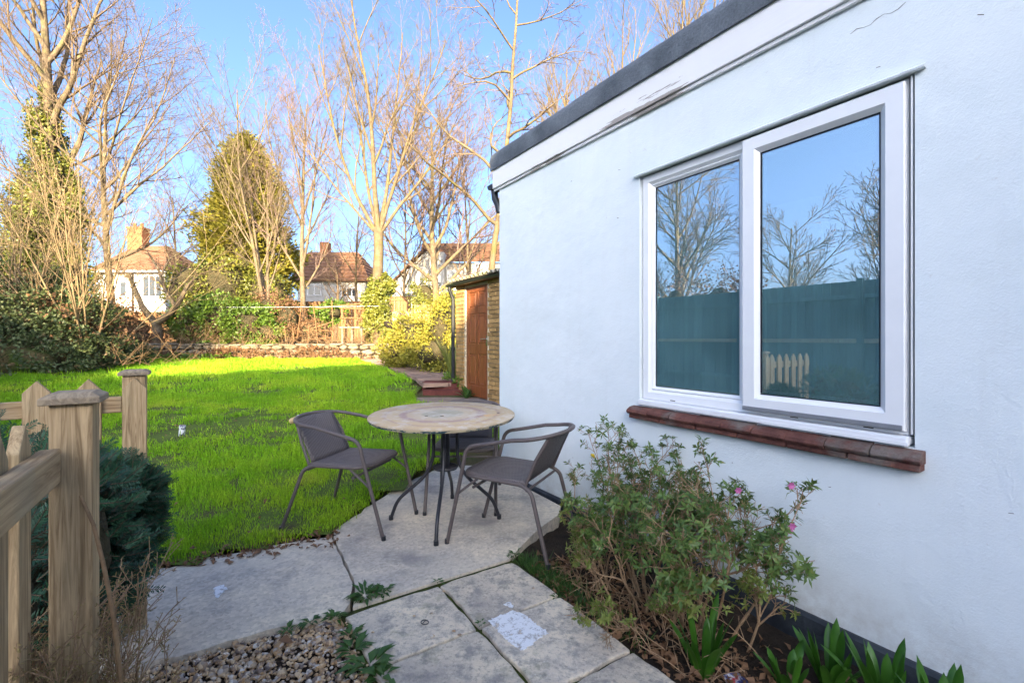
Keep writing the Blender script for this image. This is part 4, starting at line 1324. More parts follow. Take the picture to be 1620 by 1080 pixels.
# crowns: each label says what sets the tree apart
tr1 = bare_tree('huge old tree thickly wrapped in ivy, its trunk forking high up', base_at(70, 19), 17.0, .33, dict(T_WIDE, twig0=.12, t0=[.38, .2, .15, .15], n=[12, 9, 8, 5], ang=[.55, .6, .6, .6], len=[.5, .45, .42, .42], up=.07), 3, 'bark', 'bark_dark', (.02, 0))
tr2 = bare_tree('bare tree with slim straight trunk before the house with the orange chimney', base_at(182, 19), 11.8, .165, dict(T_WIDE, ang=[.9, .6, .6, .6], len=[.62, .48, .45, .42], t0=[.30, .2, .15, .15], n=[18, 10, 8, 5], up=.05), 5, 'bark', 'bark_dark', (.0, 0))
tr3 = bare_tree('bare tree of several thin stems in front of the tall conifer', base_at(430, 21.5), 11.8, .13, dict(T_UP, n=[11, 8, 7, 4], ang=[.6, .5, .5, .6], t0=[.25, .2, .15, .15]), 8, 'bark', 'bark', (-.05, 0), 3, spread=.12)
tr4 = bare_tree('slim bare tree standing between the conifer and the ivy-footed tree', base_at(480, 22), 12.0, .15, dict(T_UP, ang=[.55, .5, .5, .6], n=[12, 9, 8, 5]), 13, 'bark', 'bark_red', (0, 0))
tr6 = bare_tree('bare tree with a pinkish twiggy crown beyond the yellow shrub', base_at(692, 26), 12.5, .25, dict(T_FAN, n=[17, 10, 8, 5], ang=[.85, .6, .6, .6], t0=[.22, .2, .15, .15]), 17, 'bark', 'bark_red', (.02, 0))
tr7 = bare_tree('tall crooked bare tree rising from behind the outhouse', base_at(775, 13.5), 11.2, .125, dict(T_CROOK, minl=.07, n=[17, 9, 7, 4], t0=[.30, .2, .15, .1], ang=[1.0, .8, .8, .8], len=[.34, .45, .4, .4], twig0=.2), 19, 'bark_gold', 'bark_dark', (.025, 0))
for i, (px, Y, h_, lab) in enumerate(((905, 24, 13.8, 'leafless tree showing just above the low end of the felt roof'), (985, 26, 16.5, 'leafless tree with a dense twiggy top above the middle of the felt roof'), (1075, 27, 19.2, 'leafless tree above the felt roof, close to the upper frame'))):
    bare_tree(lab, base_at(px, Y), h_, .24, dict(T_UP, n=[16, 9, 6, 4], t0=[.35, .15, .15, .15], ang=[.5, .5, .5, .6]), 40 + i, 'bark_gold', 'bark_gold', (0, 0))
# main forked tree with pale limbs: short bole then a fan of long limbs
def forked():
    rr = random.Random(77)
    base = base_at(597, 20.5)
    root = thing('bare_tree', 'large bare tree with pale forking limbs and an ivy-clad foot', 'tree', base, 'bare trees beyond the lawn')
    trunk, twigs, tips = [], [], []
    bole = [(base + Vector((0, 0, -.2)), .34), (base + Vector((.03, 0, 1.2)), .27), (base + Vector((0, 0, 2.8)), .235), (base + Vector((.06, 0, 4.2)), .215), (base + Vector((.05, 0, 5.2)), .21)]
    trunk.append(bole)
    top = bole[-1][0]
    prm = dict(T_UP, n=[9, 8, 6, 4], t0=[.22, .2, .15, .15], ang=[.5, .5, .55, .6], len=[.46, .48, .45, .42], up=.055, seg=[.5, .45, .35, .28, .25])
    for (dx, dy, L, r_) in ((-.62, .0, 8.6, .10), (-.34, .25, 8.8, .09), (-.06, -.15, 9.8, .13), (.14, .15, 9.6, .10), (.36, -.1, 8.8, .095), (.66, .1, 7.2, .085), (-.95, -.1, 6.0, .07)):
        grow(top + Vector((dx * .1, 0, -.25)), Vector((dx, dy, 1)).normalized(), L, r_, 0, prm, trunk, twigs, tips, rr)
    m = MB()
    for pts in trunk:
        m.tube([q[0] for q in pts], [q[1] for q in pts], 10 if pts[0][1] > .1 else 6, cap=False)
    m.build('trunk', MAT['bark_gold'], root, smooth=True)
    V, F = seg_mesh(polys_to_segs(twigs), 3)
    np_obj('crown', V, F, MAT['bark_gold'], root, True)
    return root, base
tr5, b5 = forked()
for i, (px, Y, h_, lab) in enumerate(((118, 27, 11, 'thin bare tree behind the ivy-clad tree'), (285, 30, 9.5, 'fine twiggy bare tree between the chimney and the conifer'), (345, 32, 13.5, 'bare tree rising behind the conifer'), (565, 32, 10, 'fine twiggy bare tree beside the brown roof slope'), (640, 31, 11, 'bare tree before the white gabled house'), (738, 30, 12.5, 'fine twiggy bare tree before the dark timbers of the gabled house'))):
    bare_tree(lab, base_at(px, Y), h_, .13, dict(T_FAN, n=[15, 9, 7, 5], t0=[.2, .15, .15, .15], ang=[.7, .55, .6, .6], tip=.005), 80 + i, 'bark', 'bark_dark', (0, 0))
# small background trees
bare_tree('small dark bare tree in front of the centre house roof', base_at(530, 29), 5.2, .12, dict(T_CROOK, n=[12, 8, 6, 3], t0=[.3, .2, .1, .1]), 23, 'bark_dark')
# pruned fruit tree: Y of thick limbs with sparse shoots
def fruit():
    rr = random.Random(9)
    b = base_at(247, 18.2)
    root = thing('fruit_tree', 'stubby pruned fruit tree with two thick crooked limbs on the terrace', 'tree', b)
    pts = lambda L: [P(x, y, 18.2 + dz) for x, y, dz in L]
    m = MB()
    limbs = [([(247, 545, 0), (250, 525, 0), (246, 508, 0)], [.20, .17, .16]), ([(248, 515, 0), (225, 485, .1), (212, 455, .2), (203, 433, .1)], [.14, .10, .085, .06]), ([(248, 512, 0), (270, 495, -.2), (285, 475, -.2), (295, 455, 0), (308, 440, .1)], [.14, .11, .09, .07, .04]), ([(278, 485, -.2), (262, 460, -.1), (250, 425, 0), (235, 400, .1)], [.08, .06, .05, .03]), ([(214, 458, .2), (205, 440, .4), (180, 425, .5)], [.06, .045, .02]), ([(255, 435, 0), (268, 410, .2), (285, 400, .3)], [.045, .035, .02])]
    for L, r_ in limbs:
        m.tube(pts(L), r_, 8, cap=False)
    m.build('trunk', MAT['bark'], root, smooth=True)
    tw = []
    for L, r_ in limbs[1:]:
        pp = pts(L)
        for a, b2 in zip(pp[:-1], pp[1:]):
            for k in range(5):
                q = a.lerp(b2, rr.random())
                grow(q, Vector((rr.uniform(-.9, .9), rr.uniform(-.6, .6), rr.uniform(.2, 1))).normalized(), rr.uniform(.4, 1.1), .02, 3, dict(T_CROOK, max=4, n=[0, 0, 0, 3], t0=[0, 0, 0, .3], tip=.006), [], tw, [], rr)
    V, F = seg_mesh(polys_to_segs(tw), 3)
    np_obj('crown', V, F, MAT['bark_dark'], root)
fruit()
# hazel: many arching stems from one stool
hz = bare_tree('bare multi-stemmed hazel bush fanning up from the shaded bank', base_at(138, 12.6), 6.4, .034, dict(T_FAN, max=3, n=[8, 5, 3], t0=[.25, .2, .2], ang=[.5, .55, .6], len=[.42, .42, .4], wig=.06, up=.02, tip=.005, tl=0, seg=[.4, .3, .25, .2]), 29, 'bark_hazel', 'bark_hazel', (0, 0), 17, group='bare shrubs', spread=.7, name='hazel_bush')
bare_tree('leaning bare sapling against the ivy tree', base_at(20, 12.2), 6.0, .035, dict(T_FAN, max=3, n=[7, 4, 3], t0=[.2, .2, .2], tl=0, tip=.005), 33, 'bark_hazel', 'bark_hazel', (-.1, 0), 8, group='bare shrubs', spread=.5, name='bare_sapling')
# trees beyond the boundary fence, seen mirrored in the glass
for i, (u_, n_, h_, lab) in enumerate(((10.4, -9.2, 7.6, 'bare tree over the boundary fence, mirrored in the fixed pane'), (6.8, -9.6, 4.7, 'low bare tree over the boundary fence, mirrored beside the mullion'), (4.2, -9.4, 5.0, 'low bare tree over the boundary fence, mirrored in the casement'), (19, -9, 10, 'bare tree past the end of the boundary fence'))):
    p = W(u_, n_, 0)
    bare_tree(lab, (p.x, p.y, terr(p.x, p.y)), h_, .018 * h_, dict(T_WIDE, n=[19, 11, 8, 5] if i == 0 else [18, 10, 7, 4], t0=[.2, .2, .15, .15], minl=.08, ang=[.75, .6, .6, .6]), 60 + i, 'bark', 'bark_dark', group='trees behind the boundary fence')

# ---------------------------------------------------------------- leaf masses
def blob_points(ells, k, shell=.75, clump=.0, ncl=0):
    """points through ellipsoids, mostly near their skins; gathered into clumps"""
    out, outn = [], []
    vol = np.array([e[3] * e[4] * e[5] for e in ells]) ** .67
    cnt = (vol / vol.sum() * k).astype(int)
    for e, c in zip(ells, cnt):
        d = rand_dirs(c)
        r_ = shell + (1 - shell) * RNG.random(c)
        r_ = np.where(RNG.random(c) < .2, RNG.random(c) ** .5, r_)
        if ncl:
            nc = max(6, int(ncl * c / k))
            cd = rand_dirs(nc); cr = RNG.uniform(.7, 1.04, nc)
            pick = RNG.integers(0, nc, c)
            pt = cd[pick] * cr[pick][:, None] + RNG.normal(0, clump, (c, 3))
        else:
            pt = d * r_[:, None]
        out.append(np.array(e[:3])[None] + pt * np.array(e[3:6])[None])
        outn.append(unit(pt / np.array(e[3:6])[None]))
    return np.concatenate(out), np.concatenate(outn)
def foliage(ells, k, L, Wd, shell=.75, clump=.12, ncl=80, droop=0., up=.2, cheap=True, zmin=None):
    Pn, Nn = blob_points(ells, k, shell, clump, ncl)
    if zmin is not None:
        ok = Pn[:, 2] > zmin(Pn[:, 1]) if callable(zmin) else Pn[:, 2] > zmin
        Pn, Nn = Pn[ok], Nn[ok]
    k = len(Pn)
    D = unit(rand_dirs(k) + Nn * .7 + np.array([[0, 0, up - droop]]))
    N2 = unit(Nn + rand_dirs(k) * .8 + np.array([[0, 0, .3]]))
    f = quad_leaves if cheap else leaf_mesh
    return f(Pn, D, N2, L * RNG.uniform(.6, 1.3, k), Wd * RNG.uniform(.6, 1.3, k))
MAT['ivy'] = leaf_mat('ivy_leaves', (.095, .125, .018), (.24, .24, .04), 2.2, .2, .45, (.17, .16, .04), .5)
MAT['conifer'] = leaf_mat('conifer_sprays', (.115, .125, .018), (.29, .25, .04), 1.0, .15, .7, None, .15)
MAT['laurel'] = leaf_mat('laurel_leaves', (.06, .13, .014), (.16, .24, .03), 2.5, .2, .4, None, .5)
MAT['gold_shrub'] = leaf_mat('golden_leaves', (.22, .22, .03), (.40, .36, .055), 3, .35, .55, (.28, .20, .06))
MAT['bramble'] = leaf_mat('bramble_leaves', (.05, .08, .03), (.12, .15, .055), 1.6, .25, .5, (.20, .14, .07))
MAT['dead'] = leaf_mat('dead_leaf_litter', (.15, .075, .035), (.28, .16, .085), 12, .2, .7, (.10, .055, .035))
MAT['yew'] = leaf_mat('yew_needles', (.014, .050, .026), (.042, .125, .06), 12, .1, .45, None, .4)
MAT['shade_core'] = rough_mat('inner_shade_tone', (.045, .042, .020), (.085, .070, .038), 9, 1., .9, 26, .05)  # dark twig tone on solid lumps paints the shade inside crowns and bushes
MAT['brown_brush'] = rough_mat('dead_brush', (.20, .12, .065), (.32, .21, .11), 8, .9, .4, 30, .01)
def core(ells, name, parent, k=.78, mat='shade_core', seed=0):
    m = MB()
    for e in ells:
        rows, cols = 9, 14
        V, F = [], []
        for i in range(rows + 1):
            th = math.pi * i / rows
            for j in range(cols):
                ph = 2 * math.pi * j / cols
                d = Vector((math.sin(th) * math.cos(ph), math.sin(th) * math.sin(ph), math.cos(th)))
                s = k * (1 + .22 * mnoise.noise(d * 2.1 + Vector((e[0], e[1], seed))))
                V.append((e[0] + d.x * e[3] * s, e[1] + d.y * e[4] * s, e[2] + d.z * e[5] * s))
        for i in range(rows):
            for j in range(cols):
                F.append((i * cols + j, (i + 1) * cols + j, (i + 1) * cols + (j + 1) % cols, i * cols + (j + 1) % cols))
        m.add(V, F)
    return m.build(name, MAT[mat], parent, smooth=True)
def shrub(name, label, cat, ells, k, L, Wd, mat, group=None, corek=.6, **kw):
    e = np.array(ells)
    b = (float(e[:, 0].mean()), float(e[:, 1].mean()), float((e[:, 2] - e[:, 5]).min()))
    root = thing(name, label, cat, b, group)
    if corek: core(ells, 'shaded_core', root, corek)
    V, F = foliage(ells, k, L, Wd, **kw)
    np_obj('leaves', V, F, MAT[mat], root)
    return root
def E(px, py, Y, rx, ry, rz):
    p = P(px, py, Y)
    return (p.x, p.y, p.z, rx, ry, rz)
# ivy on the old tree: along trunk and into a spreading skirt
ivy1 = shrub('ivy_plant', 'ivy cloaking the huge old tree from bank to fork', 'ivy', [E(62, 450, 18.8, 1.3, 1.2, 1.9), E(45, 400, 18.8, 1.2, 1.1, 1.7), E(82, 350, 18.9, 1.15, 1.1, 1.7), E(82, 290, 18.9, .8, .85, 1.6), E(74, 235, 19, .6, .65, 1.5), E(70, 185, 19, .48, .5, 1.3), E(40, 330, 19.1, .6, .6, 1.3), E(115, 440, 18.7, .8, .8, 1.2)], 40000, .12, .085, 'ivy', corek=.5, ncl=520, clump=.14)
ivy5 = shrub('ivy_plant', 'ivy wrapped round the foot of the pale forked tree', 'ivy', [(b5.x, b5.y, 1.9, .62, .55, 1.1), (b5.x - .02, b5.y, 3.0, .58, .5, .9), (b5.x + .25, b5.y, 3.6, .5, .5, .55)], 11000, .12, .10, 'ivy', corek=.6, ncl=220, clump=.12)
# conifer: tapering tiers of drooping sprays
def conifer():
    b = base_at(390, 27); H = 11.9
    root = thing('conifer', 'tall broad olive-green conifer among the bare trees', 'tree', b)
    MB().tube([b, b + Vector((0, 0, H * .95))], [.35, .04], 8).build('trunk', MAT['bark_dark'], root)
    k = 60000
    nb = 800
    f = RNG.random(nb) ** .8
    a = RNG.uniform(0, 6.283, nb)
    lump = 1 + .22 * np.sin(a * 3 + f * 17) + .15 * np.sin(a * 5 - f * 31)
    rad = 2.6 * np.interp(f, [0, .12, .45, .75, .93, 1], [.85, 1.0, .92, .62, .30, .04]) * lump * RNG.uniform(.72, 1.06, nb)
    cx = b.x + np.cos(a) * rad; cy = b.y + np.sin(a) * rad; cz = b.z + .3 + f * (H - .3) + RNG.normal(0, .1, nb)
    pick = RNG.integers(0, nb, k)
    t_ = RNG.random(k) ** .6
    sp = .20
    X = b.x + (cx[pick] - b.x) * (1 - .4 * (1 - t_)) + RNG.normal(0, sp, k)
    Y = b.y + (cy[pick] - b.y) * (1 - .4 * (1 - t_)) + RNG.normal(0, sp, k)
    Z = cz[pick] + (t_ - .7) * .5 + RNG.normal(0, sp * .8, k)
    out = np.stack([np.cos(a[pick]), np.sin(a[pick]), np.full(k, .35)], 1)
    V, F = quad_leaves(np.stack([X, Y, Z], 1), unit(out + rand_dirs(k) * .7), unit(rand_dirs(k) + np.array([[0, 0, .4]])), RNG.uniform(.14, .32, k), RNG.uniform(.06, .12, k))
    np_obj('crown', V, F, MAT['conifer'], root)
    core([(b.x, b.y, b.z + H * .28, 1.8, 1.8, H * .28), (b.x, b.y, b.z + H * .6, 1.0, 1.0, H * .25)], 'shaded_core', root, .85)
conifer()
shrub('laurel_bush', 'broad glossy green bush on the terrace under the conifer', 'bush', [E(300, 512, 19.6, 1.0, .8, .95), E(345, 505, 19.8, 1.2, .9, 1.1), E(395, 512, 20, 1.1, .9, .95), E(425, 525, 19.8, .6, .6, .6)], 15000, .13, .07, 'laurel', ncl=260, clump=.11)
shrub('evergreen_shrub', 'dark evergreen shrubs filling the gap below the conifer', 'bush', [E(300, 460, 24, 1.3, 1., 1.5), E(350, 450, 24.5, 1.7, 1., 1.7), E(415, 470, 25, 1.7, 1., 1.6)], 9000, .17, .10, 'ivy', corek=.78, ncl=200, clump=.12)
shrub('evergreen_shrub', 'small green shrub by the wooden frames on the terrace', 'bush', [E(525, 495, 22.5, .7, .6, .6), E(505, 505, 22.5, .6, .6, .6)], 2600, .13, .08, 'laurel', ncl=60, clump=.13)
shrub('evergreen_shrub', 'dark shrub beyond the trellis at the foot of the pinkish tree', 'bush', [E(720, 480, 25, .9, .8, .9)], 1500, .16, .08, 'ivy', ncl=40, clump=.13)
shrub('evergreen_shrub', 'conifer-like dark shrub in front of the white gabled house', 'bush', [E(672, 470, 27.6, .9, .6, 1.2)], 1800, .16, .08, 'ivy', ncl=60, clump=.13)
shrub('golden_shrub', 'large sunlit yellow-green shrub by the path near the outhouse', 'bush', [E(668, 535, 12.4, .85, .8, .75), E(640, 548, 12.8, .7, .7, .6), E(700, 520, 11.8, .6, .6, .85), E(690, 558, 11.4, .75, .6, .5), E(630, 570, 13.2, .5, .5, .35), E(712, 500, 12.5, .5, .5, .7)], 17000, .085, .035, 'gold_shrub', ncl=420, clump=.12, corek=.6)
shrub('bramble_bush', 'tangled brown bramble mound on the terrace beside the fruit tree', 'bush', [E(200, 520, 18.6, 1.3, .8, .8), E(165, 500, 18, 1.2, .8, 1.0), E(222, 535, 18.2, .9, .6, .45)], 5000, .10, .06, 'dead', ncl=150, clump=.14, corek=.6)
shrub('bramble_bush', 'brown bramble thicket between the glossy bush and the wooden frames', 'bush', [E(455, 505, 20.5, .8, .7, .9), E(425, 490, 21, .7, .6, .9), E(490, 520, 20.5, .6, .5, .5)], 3600, .09, .05, 'dead', ncl=120, clump=.14, corek=.55)
# shaded bank on the boundary: brambles and ivy
bank = [E(20, 575, 11.0, 1.6, 1.1, .75), E(80, 560, 11.8, 1.5, 1.1, .85), E(140, 560, 13, 1.3, 1., .7), E(20, 520, 11.8, 1.7, 1.0, 1.0), E(100, 520, 12.8, 1.5, 1., 1.0), E(175, 560, 14.2, 1.1, 1., .5), E(-60, 540, 11, 2., 1.2, 1.1), E(-30, 470, 12.6, 1.8, 1., 1.2), E(60, 480, 13.2, 1.6, 1., .9)]
e_ = np.array(bank)
o = core(bank, 'bank_earth', None, .62, 'ground')
o.name = 'earth_bank'; tag(o, kind='structure')
V, F = foliage(bank, 50000, .09, .06, ncl=1100, clump=.09)
tag(np_obj('bramble_cover', V, F, MAT['bramble']), 'shaded brambles and ivy covering the bank beside the lawn', 'ground cover', kind='stuff')
Vb, Fb = foliage(bank[3:5] + bank[7:], 5000, .10, .07, ncl=160, clump=.13)
tag(np_obj('dry_cover', Vb, Fb, MAT['dead']), 'dry brown leaves caught in the top of the bank', 'ground cover', kind='stuff')
# arching dead stems through the bank and along the terrace edge
def brush(name, label, spots, k, L, mat, seed, r_=.006, spread=1.0):
    rr = random.Random(seed); tw = []
    for _ in range(k):
        c = rr.choice(spots)
        p = Vector((c[0] + rr.gauss(0, c[3]), c[1] + rr.gauss(0, c[4]), c[2]))
        grow(p, Vector((rr.gauss(0, spread), rr.gauss(0, spread), 1)).normalized(), L * rr.uniform(.5, 1.3), r_, 3, dict(T_FAN, max=4, n=[0, 0, 0, 3], t0=[0, 0, 0, .3], up=-.05, wig=.12, tip=.003), [], tw, [], rr)
    V, F = seg_mesh(polys_to_segs(tw), 3)
    tag(np_obj(name, V, F, MAT[mat]), label, 'ground cover', kind='stuff')
brush('dead_brush', 'tangle of dead brown stems over the bank and terrace edge', [(-11.2, 12.4, .6, 1.4, .5), (-14, 18.3, 1.0, 1.0, .3), (-8.3, 18.6, 1.0, 1.6, .3), (-6.4, 18.2, 1.0, .6, .25), (-12.5, 18.4, 1., 1.5, .3), (-9.3, 17.2, .6, 2.2, .1)], 420, 1.0, 'brown_brush', 4, .007)
V, F = foliage([(-9.6, 17.15, .52, 4.6, .18, .28), (-7.4, 17.2, .6, 1.3, .2, .4), (-13.2, 17.0, .5, 1.6, .3, .3), (-10.4, 17.15, .62, 1.2, .2, .35)], 9000, .09, .05, ncl=400, clump=.07)
tag(np_obj('wall_foot_plants', V, F, MAT['dead']), 'withered plants along the foot of the retaining wall', 'ground cover', kind='stuff')
V, F = foliage([(-13.0, 16.9, .52, 1.6, .4, .22), (-11.2, 17.0, .5, .8, .2, .2), (-1.0, 9.6, .45, .35, .9, .16), (-.5, 10.2, .5, .5, 1.2, .3), (-2.0, 12.2, .5, .45, .9, .15), (-11.8, 17.9, 1.05, .5, .2, .12), (-10.2, 17.9, 1.05, .3, .2, .10)], 5200, .12, .05, ncl=200, clump=.13)
tag(np_obj('low_weeds', V, F, MAT['laurel']), 'low green weeds beside the path and wall', 'ground cover', kind='stuff')

shrub('beech_hedge', 'sunlit russet hedge top showing over the boundary fence', 'hedge', [(*W(7.4 + .8 * q, -8.2, 1.8), .9, .9, 1.5 + .25 * (q % 2)) for q in range(7)], 9000, .09, .06, 'dead', ncl=260, clump=.13)

# ---------------------------------------------------------------- houses beyond the garden
MAT['white_house'] = rough_mat('white_house_render', (.50, .49, .46), (.58, .57, .54), 3, .9, .3, 30, .01)
MAT['far_tile'] = rough_mat('plain_clay_roof', (.17, .085, .05), (.26, .14, .085), 3, .9, .8, 9, .05)
MAT['orange_brick'] = rough_mat('orange_chimney_brick', (.27, .10, .042), (.36, .145, .065), 5, .9, .4, 20, .01)
t = NT('far_window_glass'); t.pbr((.05, .06, .07), .08, 0, None, .6); MAT['far_glass'] = t.m
MAT['white_frame'] = plain('white_window_frame', (.78, .78, .78), .5)
MAT['dark_timber'] = plain('dark_timber', (.035, .028, .022), .7)
def far_window(root, x0, x1, z0, z1, y, bars=2):
    f = MB().box(((x0 + x1) / 2, y - .03, (z0 + z1) / 2), (x1 - x0, .08, z1 - z0)).build('window', MAT['white_frame'], root)
    w_ = (x1 - x0 - .08 * (bars + 1)) / bars
    for b in range(bars):
        xa = x0 + .08 + b * (w_ + .08)
        MB().box((xa + w_ / 2, y - .075, (z0 + z1) / 2), (w_, .012, z1 - z0 - .16)).build('pane', MAT['far_glass'], f)
def px_x(px, Y): return (px - 810) / 720 * Y
def px_z(py, Y): return HC - (py - 535) * Y / 720
def roof_courses(root, quad, name='roof', thick=.12, rows=9):
    """sloping roof built of overlapping tile courses: quad = eaves a,b then ridge c,d"""
    a, b, c, d = [Vector(q) for q in quad]
    nrm = (b - a).cross(d - a).normalized()
    if nrm.z < 0: nrm = -nrm
    m = MB()
    for r_ in range(rows):
        f0, f1 = r_ / rows, min(1, (r_ + 1) / rows + .01)
        p = [a.lerp(d, f0), b.lerp(c, f0), b.lerp(c, f1), a.lerp(d, f1)]
        V = [p[0] + nrm * .08, p[1] + nrm * .08, p[2] + nrm * .02, p[3] + nrm * .02, p[0] - nrm * .05, p[1] - nrm * .05, p[2] - nrm * .05, p[3] - nrm * .05]
        m.add(V, [(0, 1, 2, 3), (7, 6, 5, 4), (0, 4, 5, 1), (1, 5, 6, 2), (2, 6, 7, 3), (3, 7, 4, 0)])
    return m.build(name, MAT['far_tile'], root)
# left house with orange chimney
Y = 36
h1 = thing('far_house', 'white house with a hipped brown roof and orange brick chimney', 'house', (px_x(215, Y), Y, 1.2), 'houses beyond the garden')
x0, x1, ze, zr = px_x(150, Y), px_x(262, Y), px_z(430, Y), px_z(388, Y + 2.5)
MB().box(((x0 + x1) / 2, Y + 3, (ze + .5) / 2), (x1 - x0, 6, ze - .5)).build('wall', MAT['white_house'], h1)
q = .35
roof_courses(h1, [(x0 - q, Y - q, ze), (x1 + q, Y - q, ze), (x1 - 2.0, Y + 2.8, zr), (x0 + 1.0, Y + 2.8, zr)])
roof_courses(h1, [(x1 + q, Y - q, ze), (x1 + q, Y + 6.3, ze), (x1 - 2.0, Y + 3.0, zr), (x1 - 2.0, Y + 2.8, zr)])
ch = MB().box((px_x(219, Y + 2.6), Y + 2.6, zr + .45), (1.25, .8, 1.9)).build('chimney', MAT['orange_brick'], h1)
MB().box((px_x(219, Y + 2.6), Y + 2.6, zr + 1.42), (1.4, .95, .14)).build('chimney_cap', MAT['orange_brick'], ch)
for k in (-.3, .3):
    MB().lathe([(.14, 0), (.12, .4)], (px_x(219, Y + 2.6) + k, Y + 2.6, zr + 1.49), 10).build('chimney_pot', MAT['orange_brick'], ch)
far_window(h1, px_x(226, Y), px_x(258, Y), px_z(470, Y), px_z(436, Y), Y, 3)
far_window(h1, px_x(190, Y), px_x(202, Y), px_z(470, Y), px_z(445, Y), Y, 1)
MB().box((px_x(211, Y), Y - .06, (ze + 1.3) / 2), (.1, .1, ze - 1.3)).build('downpipe', MAT['dark_timber'], h1)
MB().box(((x0 + x1) / 2, Y - .42, ze - .02), (x1 - x0 + .7, .12, .14)).build('gutter', MAT['white_frame'], h1)
# centre house: long roof slope
Y = 38
h2 = thing('far_house', 'white house with one big brown tiled roof slope and small brick chimney', 'house', (px_x(520, Y), Y, 1.2), 'houses beyond the garden')
x0, x1, ze, zr = px_x(468, Y), px_x(581, Y), px_z(445, Y), px_z(399, Y + 3)
MB().box(((x0 + x1) / 2, Y + 3, (ze + 1) / 2), (x1 - x0 - .3, 6, ze - .7)).build('wall', MAT['white_house'], h2)
roof_courses(h2, [(x0 - .3, Y - .4, ze), (x1 + .25, Y - .4, ze), (px_x(566, Y + 3), Y + 3, zr), (px_x(488, Y + 3), Y + 3, zr)])
roof_courses(h2, [(x1 + .25, Y - .4, ze), (x1 + .25, Y + 6.4, ze), (px_x(566, Y + 3), Y + 3.1, zr), (px_x(566, Y + 3), Y + 3, zr)])
roof_courses(h2, [(x0 - .3, Y + 6.4, ze), (x0 - .3, Y - .4, ze), (px_x(488, Y + 3), Y + 3, zr), (px_x(488, Y + 3), Y + 3.1, zr)])
MB().box((px_x(515, Y + 3), Y + 3, zr + .2), (.75, .7, 1.3)).build('chimney', MAT['orange_brick'], h2)
far_window(h2, px_x(487, Y), px_x(509, Y), px_z(468, Y), px_z(449, Y), Y - .02, 2)
far_window(h2, px_x(540, Y), px_x(566, Y), px_z(470, Y), px_z(455, Y), Y - .02, 3)
# right house: gable, white walls, dark timbers
Y = 34
h3 = thing('far_house', 'white gabled house half hidden by the trees near the outhouse', 'house', (px_x(715, Y), Y, 1.2), 'houses beyond the garden')
xa, xb, xc = px_x(626, Y), px_x(690, Y), px_x(800, Y)
zt_ = px_z(392, Y)
MB().box(((xb + xc) / 2, Y + 3, (px_z(415, Y) + 1) / 2), (xc - xb, 5.6, px_z(415, Y) - 1)).build('wall', MAT['white_house'], h3)
m = MB()
ga = [(xa, px_z(452, Y)), (xa, 1.0), (px_x(705, Y), 1.0), (px_x(705, Y), px_z(402, Y)), (px_x(676, Y), px_z(402, Y))]
V = [(x, Y - .9, z) for x, z in ga] + [(x, Y + 4, z) for x, z in ga]
m.add(V, [(0, 1, 2, 3, 4), (9, 8, 7, 6, 5)] + [(i, (i + 1) % 5, 5 + (i + 1) % 5, 5 + i) for i in range(5)])
m.build('gable_wall', MAT['white_house'], h3)
roof_courses(h3, [(xa - .3, Y - 1.2, px_z(456, Y)), (xa - .3, Y + 4.2, px_z(456, Y)), (px_x(676, Y), Y + 4.2, px_z(397, Y)), (px_x(676, Y), Y - 1.2, px_z(397, Y))], rows=6)
roof_courses(h3, [(xb - 1.2, Y - .3, px_z(414, Y)), (xc + .3, Y - .3, px_z(414, Y)), (xc + .3, Y + 3, px_z(385, Y + 3)), (px_x(668, Y + 3), Y + 3, px_z(385, Y + 3))], rows=7)
far_window(h3, px_x(640, Y - .9), px_x(664, Y - .9), px_z(492, Y - .9), px_z(462, Y - .9), Y - .92, 2)
far_window(h3, px_x(708, Y), px_x(722, Y), px_z(446, Y), px_z(428, Y), Y - .2, 1)
far_window(h3, px_x(752, Y), px_x(780, Y), px_z(436, Y), px_z(417, Y), Y - .2, 3)
MB().box((px_x(744, Y), Y - .26, px_z(430, Y)), (.22, .1, 1.9)).build('timber', MAT['dark_timber'], h3)
MB().box((px_x(765, Y), Y - .26, px_z(446, Y)), (2.4, .1, .18)).build('timber', MAT['dark_timber'], h3)
# conservatory-like lean-to and brown fence run
def board_fence(name, label, xa, xb, y, z0, z1, mat, bw=.15, group='fences at the end of the garden'):
    r_ = thing(name, label, 'fence', ((xa + xb) / 2, y, z0), group)
    me = MB().box((0, 0, (z1 - z0) / 2), (bw - .012, .025, z1 - z0)).mesh('board'); me.materials.append(MAT[mat])
    k = int((xb - xa) / bw)
    for i in range(k):
        o = bpy.data.objects.new('board', me); COL.objects.link(o); o.parent = r_
        o.location = (xa + (i + .5) * bw - (xa + xb) / 2, .012 * (i % 2), .0)
    MB().box(((xa + xb) / 2, y - .04, z1 - .18), (xb - xa, .05, .09)).build('rail', MAT[mat], r_)
    MB().box(((xa + xb) / 2, y, z1 + .03), (xb - xa, .09, .05)).build('capping', MAT[mat], r_)
    return r_
board_fence('board_fence', 'brown board fence below the centre house', px_x(455, 31), px_x(600, 31), 31, .9, px_z(478, 31), 'brown_fence')
board_fence('board_fence', 'orange-brown fence panel between the ivy-footed tree and the pinkish tree', px_x(606, 30), px_x(652, 30), 30, .9, px_z(470, 30), 'brown_fence')
pf = board_fence('board_fence', 'pale low board fence topped with trellis beyond the yellow shrub', px_x(600, 27), px_x(790, 27), 27, .9, px_z(494, 27), 'pale_fence')
tw_, th_ = px_x(692, 27) - px_x(656, 27), .36
zt0 = px_z(494, 27) + .05
for k in range(9):
    MB().box((px_x(656, 27) + tw_ * k / 8, 27, zt0 + th_ / 2), (.03, .02, th_)).build('trellis_slat', MAT['pale_fence'], pf)
